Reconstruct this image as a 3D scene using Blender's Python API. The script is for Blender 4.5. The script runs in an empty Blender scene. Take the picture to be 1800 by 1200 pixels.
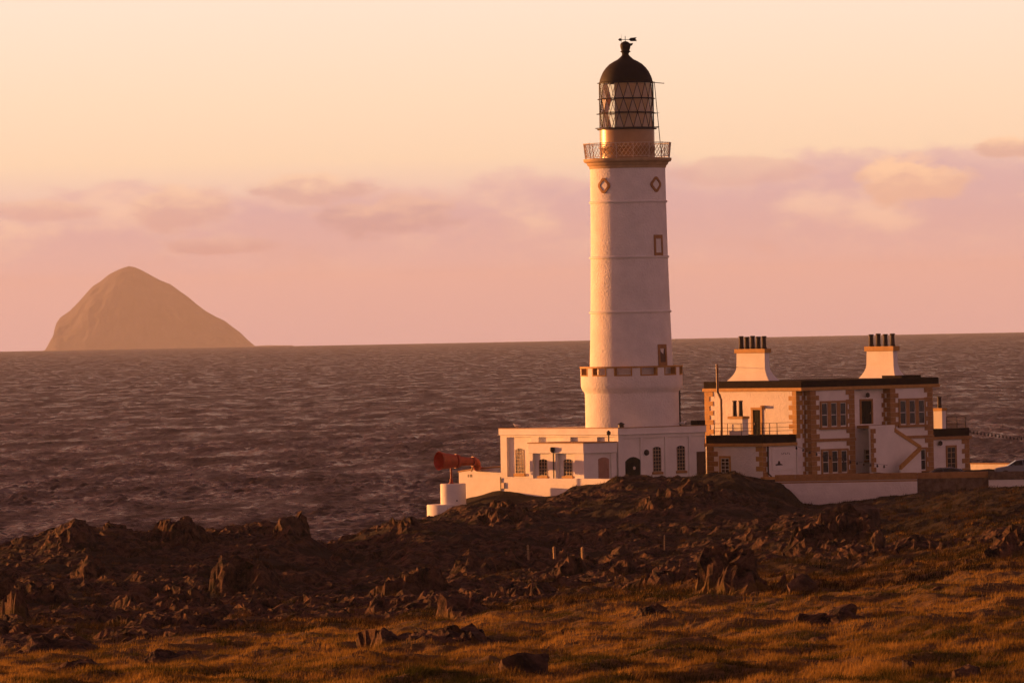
import bpy, math, random
import numpy as np
from mathutils import Matrix, Vector

R_ = math.radians
random.seed(7)
rng = np.random.default_rng(11)
sc = bpy.context.scene
COL = sc.collection

# ------------------------------------------------------------------ camera
FPX = 11984.0            # focal length in pixels of the 1800 px wide photograph (about 240 mm)
CAMZ = 16.0
PITCH, ROLL = R_(-0.115), R_(-1.08)
cam_d = bpy.data.cameras.new("camera")
cam = bpy.data.objects.new("camera", cam_d)
COL.objects.link(cam)
cam_d.sensor_width = 36.0
cam_d.lens = 36.0 * FPX / 1800.0
cam_d.clip_start = 1.0
cam_d.clip_end = 200000.0
cam.location = (0, 0, CAMZ)
CR = Matrix.Rotation(R_(90) + PITCH, 3, 'X') @ Matrix.Rotation(ROLL, 3, 'Z')
cam.rotation_euler = CR.to_euler()
sc.camera = cam

# ------------------------------------------------------------------ sky, sun, exposure
SUN_AZ, SUN_EL = R_(-62.0), R_(3.0)     # 60 degrees left of the view, low: sunset
SUN_DIR = Vector((math.sin(SUN_AZ) * math.cos(SUN_EL), math.cos(SUN_AZ) * math.cos(SUN_EL), math.sin(SUN_EL)))
world = bpy.data.worlds.new("World")
sc.world = world
world.use_nodes = True
nt = world.node_tree
N, L = nt.nodes, nt.links


def wm(op, a, b=None, clamp=False):
    n = N.new('ShaderNodeMath'); n.operation = op; n.use_clamp = clamp
    for i, v in enumerate((a, b)):
        if v is None:
            continue
        if isinstance(v, (int, float)):
            n.inputs[i].default_value = v
        else:
            L.new(v, n.inputs[i])
    return n.outputs[0]


def wmix(fac, a, b, blend='MIX'):
    n = N.new('ShaderNodeMix'); n.data_type = 'RGBA'; n.blend_type = blend
    for s, v in ((n.inputs[0], fac), (n.inputs[6], a), (n.inputs[7], b)):
        if isinstance(v, (int, float)):
            s.default_value = v
        elif isinstance(v, tuple):
            s.default_value = (*v, 1)
        else:
            L.new(v, s)
    return n.outputs[2]


def wstep(v, lo, hi):
    n = N.new('ShaderNodeMapRange'); n.interpolation_type = 'SMOOTHSTEP'
    L.new(v, n.inputs[0]); n.inputs[1].default_value = lo; n.inputs[2].default_value = hi
    return n.outputs[0]


def wnoise(vec, scale, detail=6, rough=0.55):
    n = N.new('ShaderNodeTexNoise'); n.noise_dimensions = '3D'
    L.new(vec, n.inputs['Vector']); n.inputs['Scale'].default_value = scale
    n.inputs['Detail'].default_value = detail; n.inputs['Roughness'].default_value = rough
    return n.outputs[0]


sky = N.new('ShaderNodeTexSky')
sky.sky_type = 'NISHITA'; sky.sun_disc = False
sky.sun_elevation = SUN_EL; sky.sun_rotation = SUN_AZ
sky.dust_density = 1.2
tc = N.new('ShaderNodeTexCoord')
sp = N.new('ShaderNodeSeparateXYZ'); L.new(tc.outputs['Generated'], sp.inputs[0])
dz = sp.outputs[2]
az = wm('ARCTAN2', sp.outputs[0], sp.outputs[1])
cmb = N.new('ShaderNodeCombineXYZ')
L.new(az, cmb.inputs[0]); L.new(wm('MULTIPLY', dz, 2.2), cmb.inputs[1])
cv = cmb.outputs[0]
ramp = N.new('ShaderNodeValToRGB')
L.new(wm('MULTIPLY', dz, 10.0, True), ramp.inputs[0])
els = ramp.color_ramp.elements
BAND = [(0.0, (2.95, 2.28, 2.68)), (0.10, (3.0, 2.3, 2.55)), (0.17, (3.25, 2.42, 2.35)), (0.25, (4.1, 3.12, 2.2)),
        (0.34, (4.2, 3.25, 2.36)), (0.48, (4.2, 3.4, 2.72)), (1.0, (2.5, 1.6, 1.4))]
els[0].position, els[0].color = BAND[0][0], (*BAND[0][1], 1)
els[1].position, els[1].color = BAND[-1][0], (*BAND[-1][1], 1)
for p, c in BAND[1:-1]:
    e = els.new(p); e.color = (*c, 1)
band = ramp.outputs[0]
# a low bank of evening cloud: its top climbs and falls along the horizon, lit cream on top, mauve below
n_big = wnoise(cv, 16.0, 3)
n_mid = wnoise(cv, 75.0, 7, 0.6)
top = wm('ADD', wm('ADD', 0.0225, wm('MULTIPLY', az, 0.035)), wm('ADD', wm('MULTIPLY', wm('SUBTRACT', n_big, 0.5), 0.013), wm('MULTIPLY', wm('SUBTRACT', n_mid, 0.5), 0.012)))
depth = wm('SUBTRACT', top, dz)
cl = wstep(depth, -0.0006, 0.0018)
under = wstep(dz, 0.006, 0.016)
cl = wm('MULTIPLY', cl, under)
tint_n = wstep(wnoise(cv, 42.0, 7, 0.62), 0.47, 0.66)
rim = wm('SUBTRACT', 1.0, wstep(depth, 0.0004, 0.0042))
ccol = wmix(wm('MAXIMUM', wm('MULTIPLY', tint_n, 0.9), wm('MULTIPLY', rim, 0.55)), (2.7, 1.85, 2.0), (3.9, 2.75, 2.15))
band = wmix(wm('MULTIPLY', cl, 0.95), band, ccol)
wisp = wm('MULTIPLY', wstep(wnoise(cv, 30.0, 5, 0.5), 0.56, 0.72), wm('MULTIPLY', wstep(dz, 0.007, 0.012), wm('SUBTRACT', 1.0, wstep(dz, 0.014, 0.021))))
band = wmix(wm('MULTIPLY', wisp, 0.55), band, (2.5, 1.42, 1.38))


def puff(px, py, rx, ry, seed):
    """a single cloud of the bank, by its direction; ragged with the shared noise"""
    d = CR @ Vector(((px - 900.0) / FPX, (600.0 - py) / FPX, -1.0)); d.normalize()
    a0, z0 = math.atan2(d.x, d.y), d.z
    u = wm('DIVIDE', wm('SUBTRACT', az, a0), rx / FPX); v = wm('DIVIDE', wm('SUBTRACT', dz, z0), ry / FPX)
    q = wm('ADD', wm('MULTIPLY', u, u), wm('MULTIPLY', v, v))
    q = wm('ADD', q, wm('MULTIPLY', wm('SUBTRACT', n_mid, 0.5), 3.2))
    q = wm('ADD', q, wm('MULTIPLY', wm('SUBTRACT', n_fine, 0.5), 1.6))
    return wm('SUBTRACT', 1.0, wstep(q, 0.45, 1.1)), v


n_fine = wnoise(cv, 210.0, 5, 0.6)
for px_, py_, rx_, ry_, dark, lit, k_ in (
        (300, 365, 110, 42, (2.65, 1.70, 1.68), (4.0, 2.8, 2.0), 0.85), (690, 380, 130, 42, (2.3, 1.55, 1.68), (3.4, 2.25, 1.85), 0.95),
        (395, 432, 110, 17, (2.45, 1.62, 1.72), (3.0, 2.05, 1.95), 0.95), (560, 330, 120, 30, (2.7, 1.75, 1.66), (4.0, 2.8, 2.0), 0.8),
        (1600, 318, 110, 46, (3.3, 2.1, 1.65), (4.3, 2.85, 1.85), 0.95), (1770, 258, 60, 20, (3.0, 1.9, 1.6), (4.2, 2.85, 1.9), 0.95),
        (90, 370, 110, 20, (2.8, 1.75, 1.65), (3.6, 2.45, 1.85), 0.6), (1300, 300, 150, 26, (2.75, 1.75, 1.68), (3.2, 2.1, 1.8), 0.6)):
    mk, vv = puff(px_, py_, rx_, ry_, 0)
    band = wmix(wm('MULTIPLY', mk, k_), band, wmix(wstep(wm('ADD', vv, wm('MULTIPLY', wm('SUBTRACT', n_fine, 0.5), 3.0)), -0.5, 0.9), dark, lit))
# brighter towards the sun, as any sunset horizon is
dot = N.new('ShaderNodeVectorMath'); dot.operation = 'DOT_PRODUCT'
L.new(tc.outputs['Generated'], dot.inputs[0]); dot.inputs[1].default_value = SUN_DIR
glow = wm('POWER', wm('MAXIMUM', dot.outputs['Value'], 0.0), 9.0)
band = wmix(1.0, band, wmix(glow, (1, 1, 1), (7.0, 5.0, 3.0)), 'MULTIPLY')
high = wmix(1.0, sky.outputs[0], (1.36, 0.46, 0.46), 'MULTIPLY')
final = wmix(wstep(dz, 0.05, 0.11), band, high)
bg = N['Background']
L.new(final, bg.inputs[0])
bg.inputs[1].default_value = 0.10

sun_d = bpy.data.lights.new("sun", 'SUN')
sun_d.energy = 4.35
sun_d.angle = R_(0.55)
sun_d.color = (1.0, 0.37, 0.095)
sun = bpy.data.objects.new("sun", sun_d)
COL.objects.link(sun)
sun.rotation_euler = (-SUN_DIR).to_track_quat('-Z', 'Y').to_euler()
sun.location = (-200, 300, 200)

sc.view_settings.view_transform = 'Standard'
sc.view_settings.look = 'None'
sc.view_settings.gamma = 1.0
sc.view_settings.use_curve_mapping = False
sc.view_settings.exposure = 1.35
sc.render.engine = 'CYCLES'
sc.cycles.use_denoising = True
sc.cycles.max_bounces = 6
sc.cycles.diffuse_bounces = 3
sc.cycles.glossy_bounces = 3
sc.cycles.transmission_bounces = 4
sc.cycles.transparent_max_bounces = 8
sc.cycles.volume_bounces = 1
sc.cycles.caustics_reflective = False
sc.cycles.caustics_refractive = False
sc.cycles.use_light_tree = False


# ------------------------------------------------------------------ pixel helpers
def ray(px, py):
    return CR @ Vector(((px - 900.0) / FPX, (600.0 - py) / FPX, -1.0))


def at(px, py, y):
    """the point on the ray of a photo pixel at distance y (along the view)"""
    d = ray(px, py)
    t = y / d.y
    return Vector((d.x * t, y, CAMZ + d.z * t))


# ------------------------------------------------------------------ materials
MATS = {}


def mat(name, col, rough=0.8, spec=0.3, bump=0.0, bscale=10.0, var=0.0, vscale=3.0, metal=0.0, col2=None, detail=5, dist=0.05, vlo=0.35, vhi=0.65):
    if name in MATS:
        return MATS[name]
    m = bpy.data.materials.new(name); m.use_nodes = True
    t = m.node_tree; b = t.nodes['Principled BSDF']
    b.inputs['Base Color'].default_value = (*col, 1)
    b.inputs['Roughness'].default_value = rough
    b.inputs['Specular IOR Level'].default_value = spec
    b.inputs['Metallic'].default_value = metal
    if var > 0 or col2 or bump > 0:
        g = t.nodes.new('ShaderNodeNewGeometry')
    if var > 0 or col2:
        n = t.nodes.new('ShaderNodeTexNoise'); n.inputs['Scale'].default_value = vscale
        n.inputs['Detail'].default_value = detail; n.inputs['Roughness'].default_value = 0.62
        t.links.new(g.outputs['Position'], n.inputs['Vector'])
        mr = t.nodes.new('ShaderNodeMapRange')
        mr.inputs[1].default_value, mr.inputs[2].default_value = vlo, vhi
        t.links.new(n.outputs[0], mr.inputs[0])
        mx = t.nodes.new('ShaderNodeMix'); mx.data_type = 'RGBA'
        c2 = col2 or tuple(c * (1 - var) for c in col)
        mx.inputs[6].default_value = (*col, 1); mx.inputs[7].default_value = (*c2, 1)
        t.links.new(mr.outputs[0], mx.inputs[0])
        t.links.new(mx.outputs[2], b.inputs['Base Color'])
    if bump > 0:
        n2 = t.nodes.new('ShaderNodeTexNoise'); n2.inputs['Scale'].default_value = bscale
        n2.inputs['Detail'].default_value = 4
        t.links.new(g.outputs['Position'], n2.inputs['Vector'])
        bp = t.nodes.new('ShaderNodeBump'); bp.inputs['Strength'].default_value = bump
        bp.inputs['Distance'].default_value = dist
        t.links.new(n2.outputs[0], bp.inputs['Height'])
        t.links.new(bp.outputs[0], b.inputs['Normal'])
    MATS[name] = m
    return m


WHITE = mat("white_roughcast", (0.82, 0.78, 0.74), 0.85, 0.2, 0.85, 7.5, 0.12, 0.9, dist=0.065)
WHITE_SM = mat("white_smooth_render", (0.80, 0.77, 0.72), 0.75, 0.25, 0.35, 9.0, 0.12, 0.8, dist=0.04)
DRUM = mat("lantern_buff_paint", (0.36, 0.21, 0.085), 0.35, 0.5, 0.05, 8.0, 0.15, 1.5)
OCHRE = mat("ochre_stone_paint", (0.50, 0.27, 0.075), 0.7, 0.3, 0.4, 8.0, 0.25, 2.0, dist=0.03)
OCHRE2 = mat("ochre_stone_paint_dark", (0.38, 0.20, 0.075), 0.75, 0.3, 0.4, 8.0, 0.30, 3.0, dist=0.03)  # darker ochre, mostly on the right-hand faces and wall copings
SLATE = mat("slate_lead_edge", (0.020, 0.014, 0.012), 0.95, 0.08, 0.3, 6.0, 0.35, 2.0)
BLACK = mat("black_paint", (0.012, 0.011, 0.011), 0.7, 0.2, 0.1, 8.0, 0.3, 2.0)
IRON = mat("dark_iron", (0.03, 0.027, 0.026), 0.55, 0.4, 0.2, 20.0, 0.3, 6.0)
IRON_W = mat("pale_painted_iron", (0.62, 0.50, 0.38), 0.6, 0.4, 0.1, 20.0, 0.2, 5.0)
RED = mat("rust_red_paint", (0.33, 0.042, 0.018), 0.55, 0.4, 0.25, 10.0, 0.35, 3.0)
DOORG = mat("dark_green_door_and_recess_shade", (0.016, 0.020, 0.015), 0.85, 0.1, 0.1, 12.0, 0.3, 2.0)
DOORB = mat("brown_door", (0.10, 0.045, 0.025), 0.55, 0.4, 0.1, 12.0, 0.3, 2.0)
DOORP = mat("faded_pink_door", (0.42, 0.23, 0.16), 0.65, 0.3, 0.1, 12.0, 0.2, 2.0)
FRAMEW = mat("white_window_paint", (0.74, 0.70, 0.64), 0.5, 0.4, 0.0, 1, 0.1, 4.0)
FRAMEB = mat("buff_window_paint", (0.42, 0.30, 0.17), 0.6, 0.4, 0.0, 1, 0.15, 4.0)
GLASSD = mat("dark_window_glass", (0.012, 0.011, 0.011), 0.12, 0.28)
POT = mat("black_chimney_pot", (0.05, 0.034, 0.026), 0.7, 0.3, 0.3, 9.0, 0.3, 3.0)
STONE = mat("rubble_stone_wall", (0.20, 0.14, 0.10), 0.9, 0.2, 0.9, 5.0, 0.55, 2.6, dist=0.12)
ROOFF = mat("felt_roof", (0.16, 0.13, 0.11), 0.9, 0.2, 0.4, 4.0, 0.35, 1.0)
BRASS = mat("brass_lens_frame", (0.25, 0.15, 0.05), 0.4, 0.5)
CURTAIN = mat("lantern_blind", (0.80, 0.54, 0.28), 0.9, 0.1, 0.0, 1, 0.25, 0.7)
TYRE = mat("tyre_rubber", (0.02, 0.02, 0.02), 0.85, 0.2)
CARS = mat("silver_car_paint", (0.13, 0.15, 0.18), 0.3, 0.5, 0, 1, 0, 1, 0.3)
CARB = mat("navy_car_paint", (0.03, 0.045, 0.07), 0.25, 0.5)
GULLW = mat("gull_white", (0.8, 0.78, 0.75), 0.8, 0.2)
GULLG = mat("gull_grey", (0.35, 0.36, 0.38), 0.8, 0.2)
BOARD = mat("weathered_post_wood", (0.34, 0.24, 0.13), 0.85, 0.2, 0.4, 14.0, 0.4, 6.0)
CABLE = mat("cable_black", (0.02, 0.018, 0.018), 0.6, 0.3)
SIGNM = mat("sign_dark_letters", (0.05, 0.035, 0.03), 0.7, 0.2)


def glass_mat():
    m = bpy.data.materials.new("clear_pane"); m.use_nodes = True
    t = m.node_tree; t.nodes.remove(t.nodes['Principled BSDF'])
    tr = t.nodes.new('ShaderNodeBsdfTransparent'); tr.inputs[0].default_value = (0.95, 0.89, 0.78, 1)
    gl = t.nodes.new('ShaderNodeBsdfGlossy'); gl.inputs['Roughness'].default_value = 0.06
    fr = t.nodes.new('ShaderNodeFresnel'); fr.inputs[0].default_value = 1.5
    mx = t.nodes.new('ShaderNodeMixShader')
    t.links.new(fr.outputs[0], mx.inputs[0]); t.links.new(tr.outputs[0], mx.inputs[1]); t.links.new(gl.outputs[0], mx.inputs[2])
    t.links.new(mx.outputs[0], t.nodes['Material Output'].inputs[0])
    return m


PANE = glass_mat()


# ------------------------------------------------------------------ mesh builder
class MB:
    def __init__(self):
        self.v, self.f = [], []

    def add(self, vs, fs):
        o = len(self.v)
        self.v += [tuple(p) for p in vs]
        self.f += [tuple(i + o for i in f) for f in fs]
        return self

    def box(self, x0, x1, y0, y1, z0, z1):
        x0, x1 = min(x0, x1), max(x0, x1); y0, y1 = min(y0, y1), max(y0, y1); z0, z1 = min(z0, z1), max(z0, z1)
        return self.add([(x0, y0, z0), (x1, y0, z0), (x1, y1, z0), (x0, y1, z0), (x0, y0, z1), (x1, y0, z1), (x1, y1, z1), (x0, y1, z1)],
                        [(0, 3, 2, 1), (4, 5, 6, 7), (0, 1, 5, 4), (1, 2, 6, 5), (2, 3, 7, 6), (3, 0, 4, 7)])

    def prism(self, prof, axis, a, b):
        """extrude a closed 2-D profile along axis ('x','y','z') from a to b"""
        def p3(p, t):
            return {'x': (t, p[0], p[1]), 'y': (p[0], t, p[1]), 'z': (p[0], p[1], t)}[axis]
        n = len(prof)
        vs = [p3(p, a) for p in prof] + [p3(p, b) for p in prof]
        fs = [tuple(range(n - 1, -1, -1)), tuple(range(n, 2 * n))] + [(i, (i + 1) % n, (i + 1) % n + n, i + n) for i in range(n)]
        return self.add(vs, fs)

    def lathe(self, prof, seg=32, cx=0, cy=0, a0=0.0, a1=None, close=True):
        full = a1 is None
        a1 = 2 * math.pi if full else a1
        m = seg if full else seg + 1
        vs = []
        for r, z in prof:
            for k in range(m):
                a = a0 + (a1 - a0) * k / seg
                vs.append((cx + r * math.cos(a), cy + r * math.sin(a), z))
        fs = []
        for i in range(len(prof) - 1):
            for k in range(seg):
                k2 = (k + 1) % m if full else k + 1
                fs.append((i * m + k, i * m + k2, (i + 1) * m + k2, (i + 1) * m + k))
        if close and full:
            fs.append(tuple(range(m - 1, -1, -1)))
            fs.append(tuple((len(prof) - 1) * m + k for k in range(m)))
        return self.add(vs, fs)

    def arc_block(self, r0, r1, z0, z1, a0, a1, seg=4):
        """a piece of ring between two angles"""
        vs, fs = [], []
        for k in range(seg + 1):
            a = a0 + (a1 - a0) * k / seg
            c, s = math.cos(a), math.sin(a)
            vs += [(r0 * c, r0 * s, z0), (r1 * c, r1 * s, z0), (r1 * c, r1 * s, z1), (r0 * c, r0 * s, z1)]
        for k in range(seg):
            b = 4 * k
            fs += [(b, b + 4, b + 5, b + 1), (b + 1, b + 5, b + 6, b + 2), (b + 2, b + 6, b + 7, b + 3), (b + 3, b + 7, b + 4, b)]
        fs += [(0, 1, 2, 3), (4 * seg + 3, 4 * seg + 2, 4 * seg + 1, 4 * seg)]
        return self.add(vs, fs)

    def tube(self, pts, r, seg=6, caps=True):
        pts = [Vector(p) for p in pts]
        rs = r if isinstance(r, (list, tuple)) else [r] * len(pts)
        vs, fs = [], []
        for i, p in enumerate(pts):
            d = (pts[min(i + 1, len(pts) - 1)] - pts[max(i - 1, 0)]).normalized()
            up = Vector((0, 0, 1)) if abs(d.z) < 0.95 else Vector((1, 0, 0))
            s = d.cross(up).normalized(); t = s.cross(d)
            for k in range(seg):
                a = 2 * math.pi * k / seg
                vs.append(p + (s * math.cos(a) + t * math.sin(a)) * rs[i])
        for i in range(len(pts) - 1):
            for k in range(seg):
                k2 = (k + 1) % seg
                fs.append((i * seg + k, i * seg + k2, (i + 1) * seg + k2, (i + 1) * seg + k))
        if caps:
            fs.append(tuple(range(seg - 1, -1, -1)))
            fs.append(tuple((len(pts) - 1) * seg + k for k in range(seg)))
        return self.add(vs, fs)

    def ring(self, r, z, t, seg=48):
        pts = [(r * math.cos(2 * math.pi * k / seg), r * math.sin(2 * math.pi * k / seg), z) for k in range(seg + 1)]
        return self.tube(pts, t, 5, False)

    def mesh(self, name, m, smooth=False):
        me = bpy.data.meshes.new(name)
        me.from_pydata(self.v, [], self.f)
        me.materials.append(m)
        if smooth:
            me.polygons.foreach_set('use_smooth', [True] * len(me.polygons))
            try:
                me.set_sharp_from_angle(angle=R_(40))
            except Exception:
                pass
        me.update()
        return me

    def build(self, name, m, parent=None, smooth=False, bevel=0.0):
        o = bpy.data.objects.new(name, self.mesh(name, m, smooth))
        COL.objects.link(o)
        if parent is not None:
            o.parent = parent
        if bevel > 0:
            b = o.modifiers.new("bevel", 'BEVEL'); b.width = bevel; b.segments = 2; b.limit_method = 'ANGLE'
        return o


def tag(o, label=None, cat=None, group=None, kind=None):
    if label: o["label"] = label
    if cat: o["category"] = cat
    if group: o["group"] = group
    if kind: o["kind"] = kind
    return o


def empty(name, loc, rz=0.0, label=None, cat=None, group=None):
    o = bpy.data.objects.new(name, None)
    COL.objects.link(o)
    o.location = loc; o.rotation_euler = (0, 0, rz)
    o.empty_display_size = 0.3
    return tag(o, label, cat, group)


def share(name, mesh, parent, loc, rot=(0, 0, 0), scale=(1, 1, 1)):
    o = bpy.data.objects.new(name, mesh)
    COL.objects.link(o)
    o.parent = parent; o.location = loc; o.rotation_euler = rot; o.scale = scale
    return o


# ------------------------------------------------------------------ numpy noise
def hash2(ix, iy, s=0):
    h = (ix.astype(np.int64) * 374761393 + iy.astype(np.int64) * 668265263 + s * 974634777) & 0xFFFFFFFF
    h = ((h ^ (h >> 13)) * 1274126177) & 0xFFFFFFFF
    h = ((h ^ (h >> 16)) * 2246822519) & 0xFFFFFFFF
    return ((h ^ (h >> 15)) & 0xFFFFFF) / float(0x1000000)


def perlin(x, y, s=0):
    ix, iy = np.floor(x), np.floor(y)
    fx, fy = x - ix, y - iy
    u = fx * fx * fx * (fx * (fx * 6 - 15) + 10); v = fy * fy * fy * (fy * (fy * 6 - 15) + 10)

    def g(ax, ay):
        a = hash2(ix + ax, iy + ay, s) * 2 * np.pi
        return np.cos(a) * (fx - ax) + np.sin(a) * (fy - ay)
    n0 = g(0, 0) * (1 - u) + g(1, 0) * u
    n1 = g(0, 1) * (1 - u) + g(1, 1) * u
    return (n0 * (1 - v) + n1 * v) * 1.5


def fbm(x, y, o=4, s=0, gain=0.5):
    t, a = 0.0, 1.0
    for k in range(o):
        t = t + a * perlin(x, y, s + k); x = x * 2.03 + 3.1; y = y * 2.03 - 1.7; a *= gain
    return t


def blocks(x, y, s=0, tilt=1.0, k=9.0):
    """angular blocks: each cell a tilted plane of its own height, worn where it meets the next"""
    ix, iy = np.floor(x), np.floor(y)
    ds, hs = [], []
    for ax in (-1, 0, 1):
        for ay in (-1, 0, 1):
            cx, cy = ix + ax, iy + ay
            qx = cx + hash2(cx, cy, s); qy = cy + hash2(cx, cy, s + 1)
            ds.append(np.hypot(x - qx, y - qy).astype(np.float32))
            hs.append((hash2(cx, cy, s + 2) - 0.5 + tilt * ((hash2(cx, cy, s + 3) - 0.5) * (x - qx) + (hash2(cx, cy, s + 4) - 0.5) * (y - qy))).astype(np.float32))
    d = np.stack(ds); h = np.stack(hs)
    two = np.partition(d, 1, axis=0)
    w = np.exp(-k * (d - two[0]))
    return (w * h).sum(0) / w.sum(0), two[1] - two[0]


def sstep(v, lo, hi):
    t = np.clip((v - lo) / (hi - lo), 0, 1)
    return t * t * (3 - 2 * t)


# ------------------------------------------------------------------ the ground: heights from the photograph's skyline and slopes
LINES = [
    (20, None, 13.4), (60, None, 11.9), (95, None, 9.9),
    (130, [(-200, 1262), (0, 1258), (900, 1240), (1800, 1215), (2000, 1210)], None),
    (150, [(-200, 1222), (0, 1215), (600, 1205), (1000, 1198), (1400, 1185), (1800, 1160), (2000, 1150)], None),
    (200, [(-200, 1175), (0, 1168), (300, 1160), (600, 1140), (1000, 1118), (1400, 1092), (1800, 1058), (2000, 1045)], None),
    (250, [(-200, 1130), (0, 1125), (300, 1118), (600, 1100), (900, 1072), (1200, 1048), (1500, 1030), (1800, 985), (2000, 960)], None),
    (300, [(-200, 1088), (0, 1085), (300, 1090), (600, 1068), (900, 1045), (1200, 1020), (1500, 985), (1800, 945), (2000, 925)], None),
    (350, [(-200, 1050), (0, 1045), (300, 1058), (600, 1048), (900, 1022), (1200, 1000), (1400, 975), (1500, 950), (1650, 920), (1800, 900), (2000, 890)], None),
    (400, [(-200, 1015), (0, 1008), (150, 990), (300, 1005), (600, 1020), (900, 995), (1200, 975), (1400, 940), (1480, 915), (1560, 918), (1650, 905), (1800, 880), (2000, 870)], None),
    (440, [(-200, 990), (0, 966), (60, 952), (110, 930), (190, 936), (250, 942), (350, 940), (450, 938), (500, 936), (540, 945), (580, 966), (640, 958), (690, 938), (760, 938), (850, 955), (1000, 960), (1200, 950), (1400, 925), (1500, 905), (1600, 898), (1700, 878), (1800, 868), (2000, 862)], None),
    (480, [(-200, 1010), (0, 985), (110, 950), (250, 955), (450, 950), (560, 968), (620, 950), (690, 920), (740, 918), (800, 915), (870, 905), (980, 905), (1100, 895), (1250, 880), (1380, 900), (1440, 898), (1600, 878), (1700, 868), (1800, 860), (2000, 858)], None),
    (510, [(-200, 1060), (0, 1040), (250, 1010), (450, 990), (570, 965), (630, 945), (680, 922), (740, 918), (800, 898), (855, 884), (900, 889), (960, 880), (1000, 862), (1060, 851), (1100, 843), (1150, 840), (1200, 838), (1240, 834), (1290, 833), (1330, 849), (1378, 856), (1398, 885), (1440, 891), (1500, 882), (1600, 870), (1700, 864), (1800, 857), (2000, 856)], None),
    (523, [(-200, 1100), (0, 1080), (450, 1020), (600, 965), (680, 930), (740, 921), (800, 902), (855, 888), (960, 884), (1060, 854), (1150, 843), (1240, 839), (1290, 840), (1340, 852), (1385, 858), (1410, 885), (1440, 888), (1500, 880), (1600, 868), (1700, 862), (1800, 855), (2000, 854)], None),
    (540, [(-200, 1130), (0, 1110), (450, 1040), (650, 965), (740, 915), (800, 880), (880, 845), (1000, 838), (2000, 826)], None),
    (570, [(-200, 1130), (450, 1050), (700, 960), (800, 900), (900, 850), (1000, 838), (2000, 826)], None),
    (610, [(-200, 1130), (700, 980), (900, 920), (1100, 900), (2000, 880)], None),
    (660, [(-200, 1130), (900, 1000), (2000, 990)], None),
]
AZ = np.concatenate([np.linspace(-0.45, -0.10, 22)[:-1], np.linspace(-0.10, 0.10, 500), np.linspace(0.10, 0.45, 22)[1:]])
LD = np.array([l[0] for l in LINES], float)
LZ = np.zeros((len(LINES), len(AZ)))
for i, (d, pts, z) in enumerate(LINES):
    if pts is None:
        LZ[i] = z
    else:
        ps = [at(px, py, d) for px, py in pts]
        LZ[i] = np.interp(AZ, [p.x / d for p in ps], [p.z for p in ps])


def base_z(a, d):
    """terrain height at azimuth a (x / y) and distance d, smooth along d"""
    a = np.asarray(a, float); d = np.asarray(d, float)
    k = np.clip(np.searchsorted(LD, d) - 1, 0, len(LD) - 2)
    t = np.clip((d - LD[k]) / (LD[k + 1] - LD[k]), 0, 1)
    ai = np.clip(np.interp(a, AZ, np.arange(len(AZ))), 0, len(AZ) - 1.001)
    a0 = ai.astype(int); fa = ai - a0

    def row(j):
        j = np.clip(j, 0, len(LD) - 1)
        return LZ[j, a0] * (1 - fa) + LZ[j, a0 + 1] * fa
    p0, p1, p2, p3 = row(k - 1), row(k), row(k + 1), row(k + 2)
    g1 = np.where(k > 0, (p2 - p0) / (LD[k + 1] - LD[np.maximum(k - 1, 0)]), (p2 - p1) / (LD[k + 1] - LD[k]))
    kk = np.minimum(k + 2, len(LD) - 1)
    g2 = np.where(k < len(LD) - 2, (p3 - p1) / (LD[kk] - LD[k]), (p2 - p1) / (LD[k + 1] - LD[k]))
    h = LD[k + 1] - LD[k]
    t2, t3 = t * t, t * t * t
    return (2 * t3 - 3 * t2 + 1) * p1 + (t3 - 2 * t2 + t) * h * g1 * 0.7 + (-2 * t3 + 3 * t2) * p2 + (t3 - t2) * h * g2 * 0.7


def hit(px, py, d0=120.0):
    """where the ray of a pixel meets the ground"""
    r = ray(px, py)
    ds = np.arange(d0, 640, 0.5)
    z = CAMZ + r.z / r.y * ds
    g = base_z(np.full(ds.shape, r.x / r.y), ds)
    k = np.argmax(g >= z)
    return Vector((r.x / r.y * ds[k], ds[k], g[k]))


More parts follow.
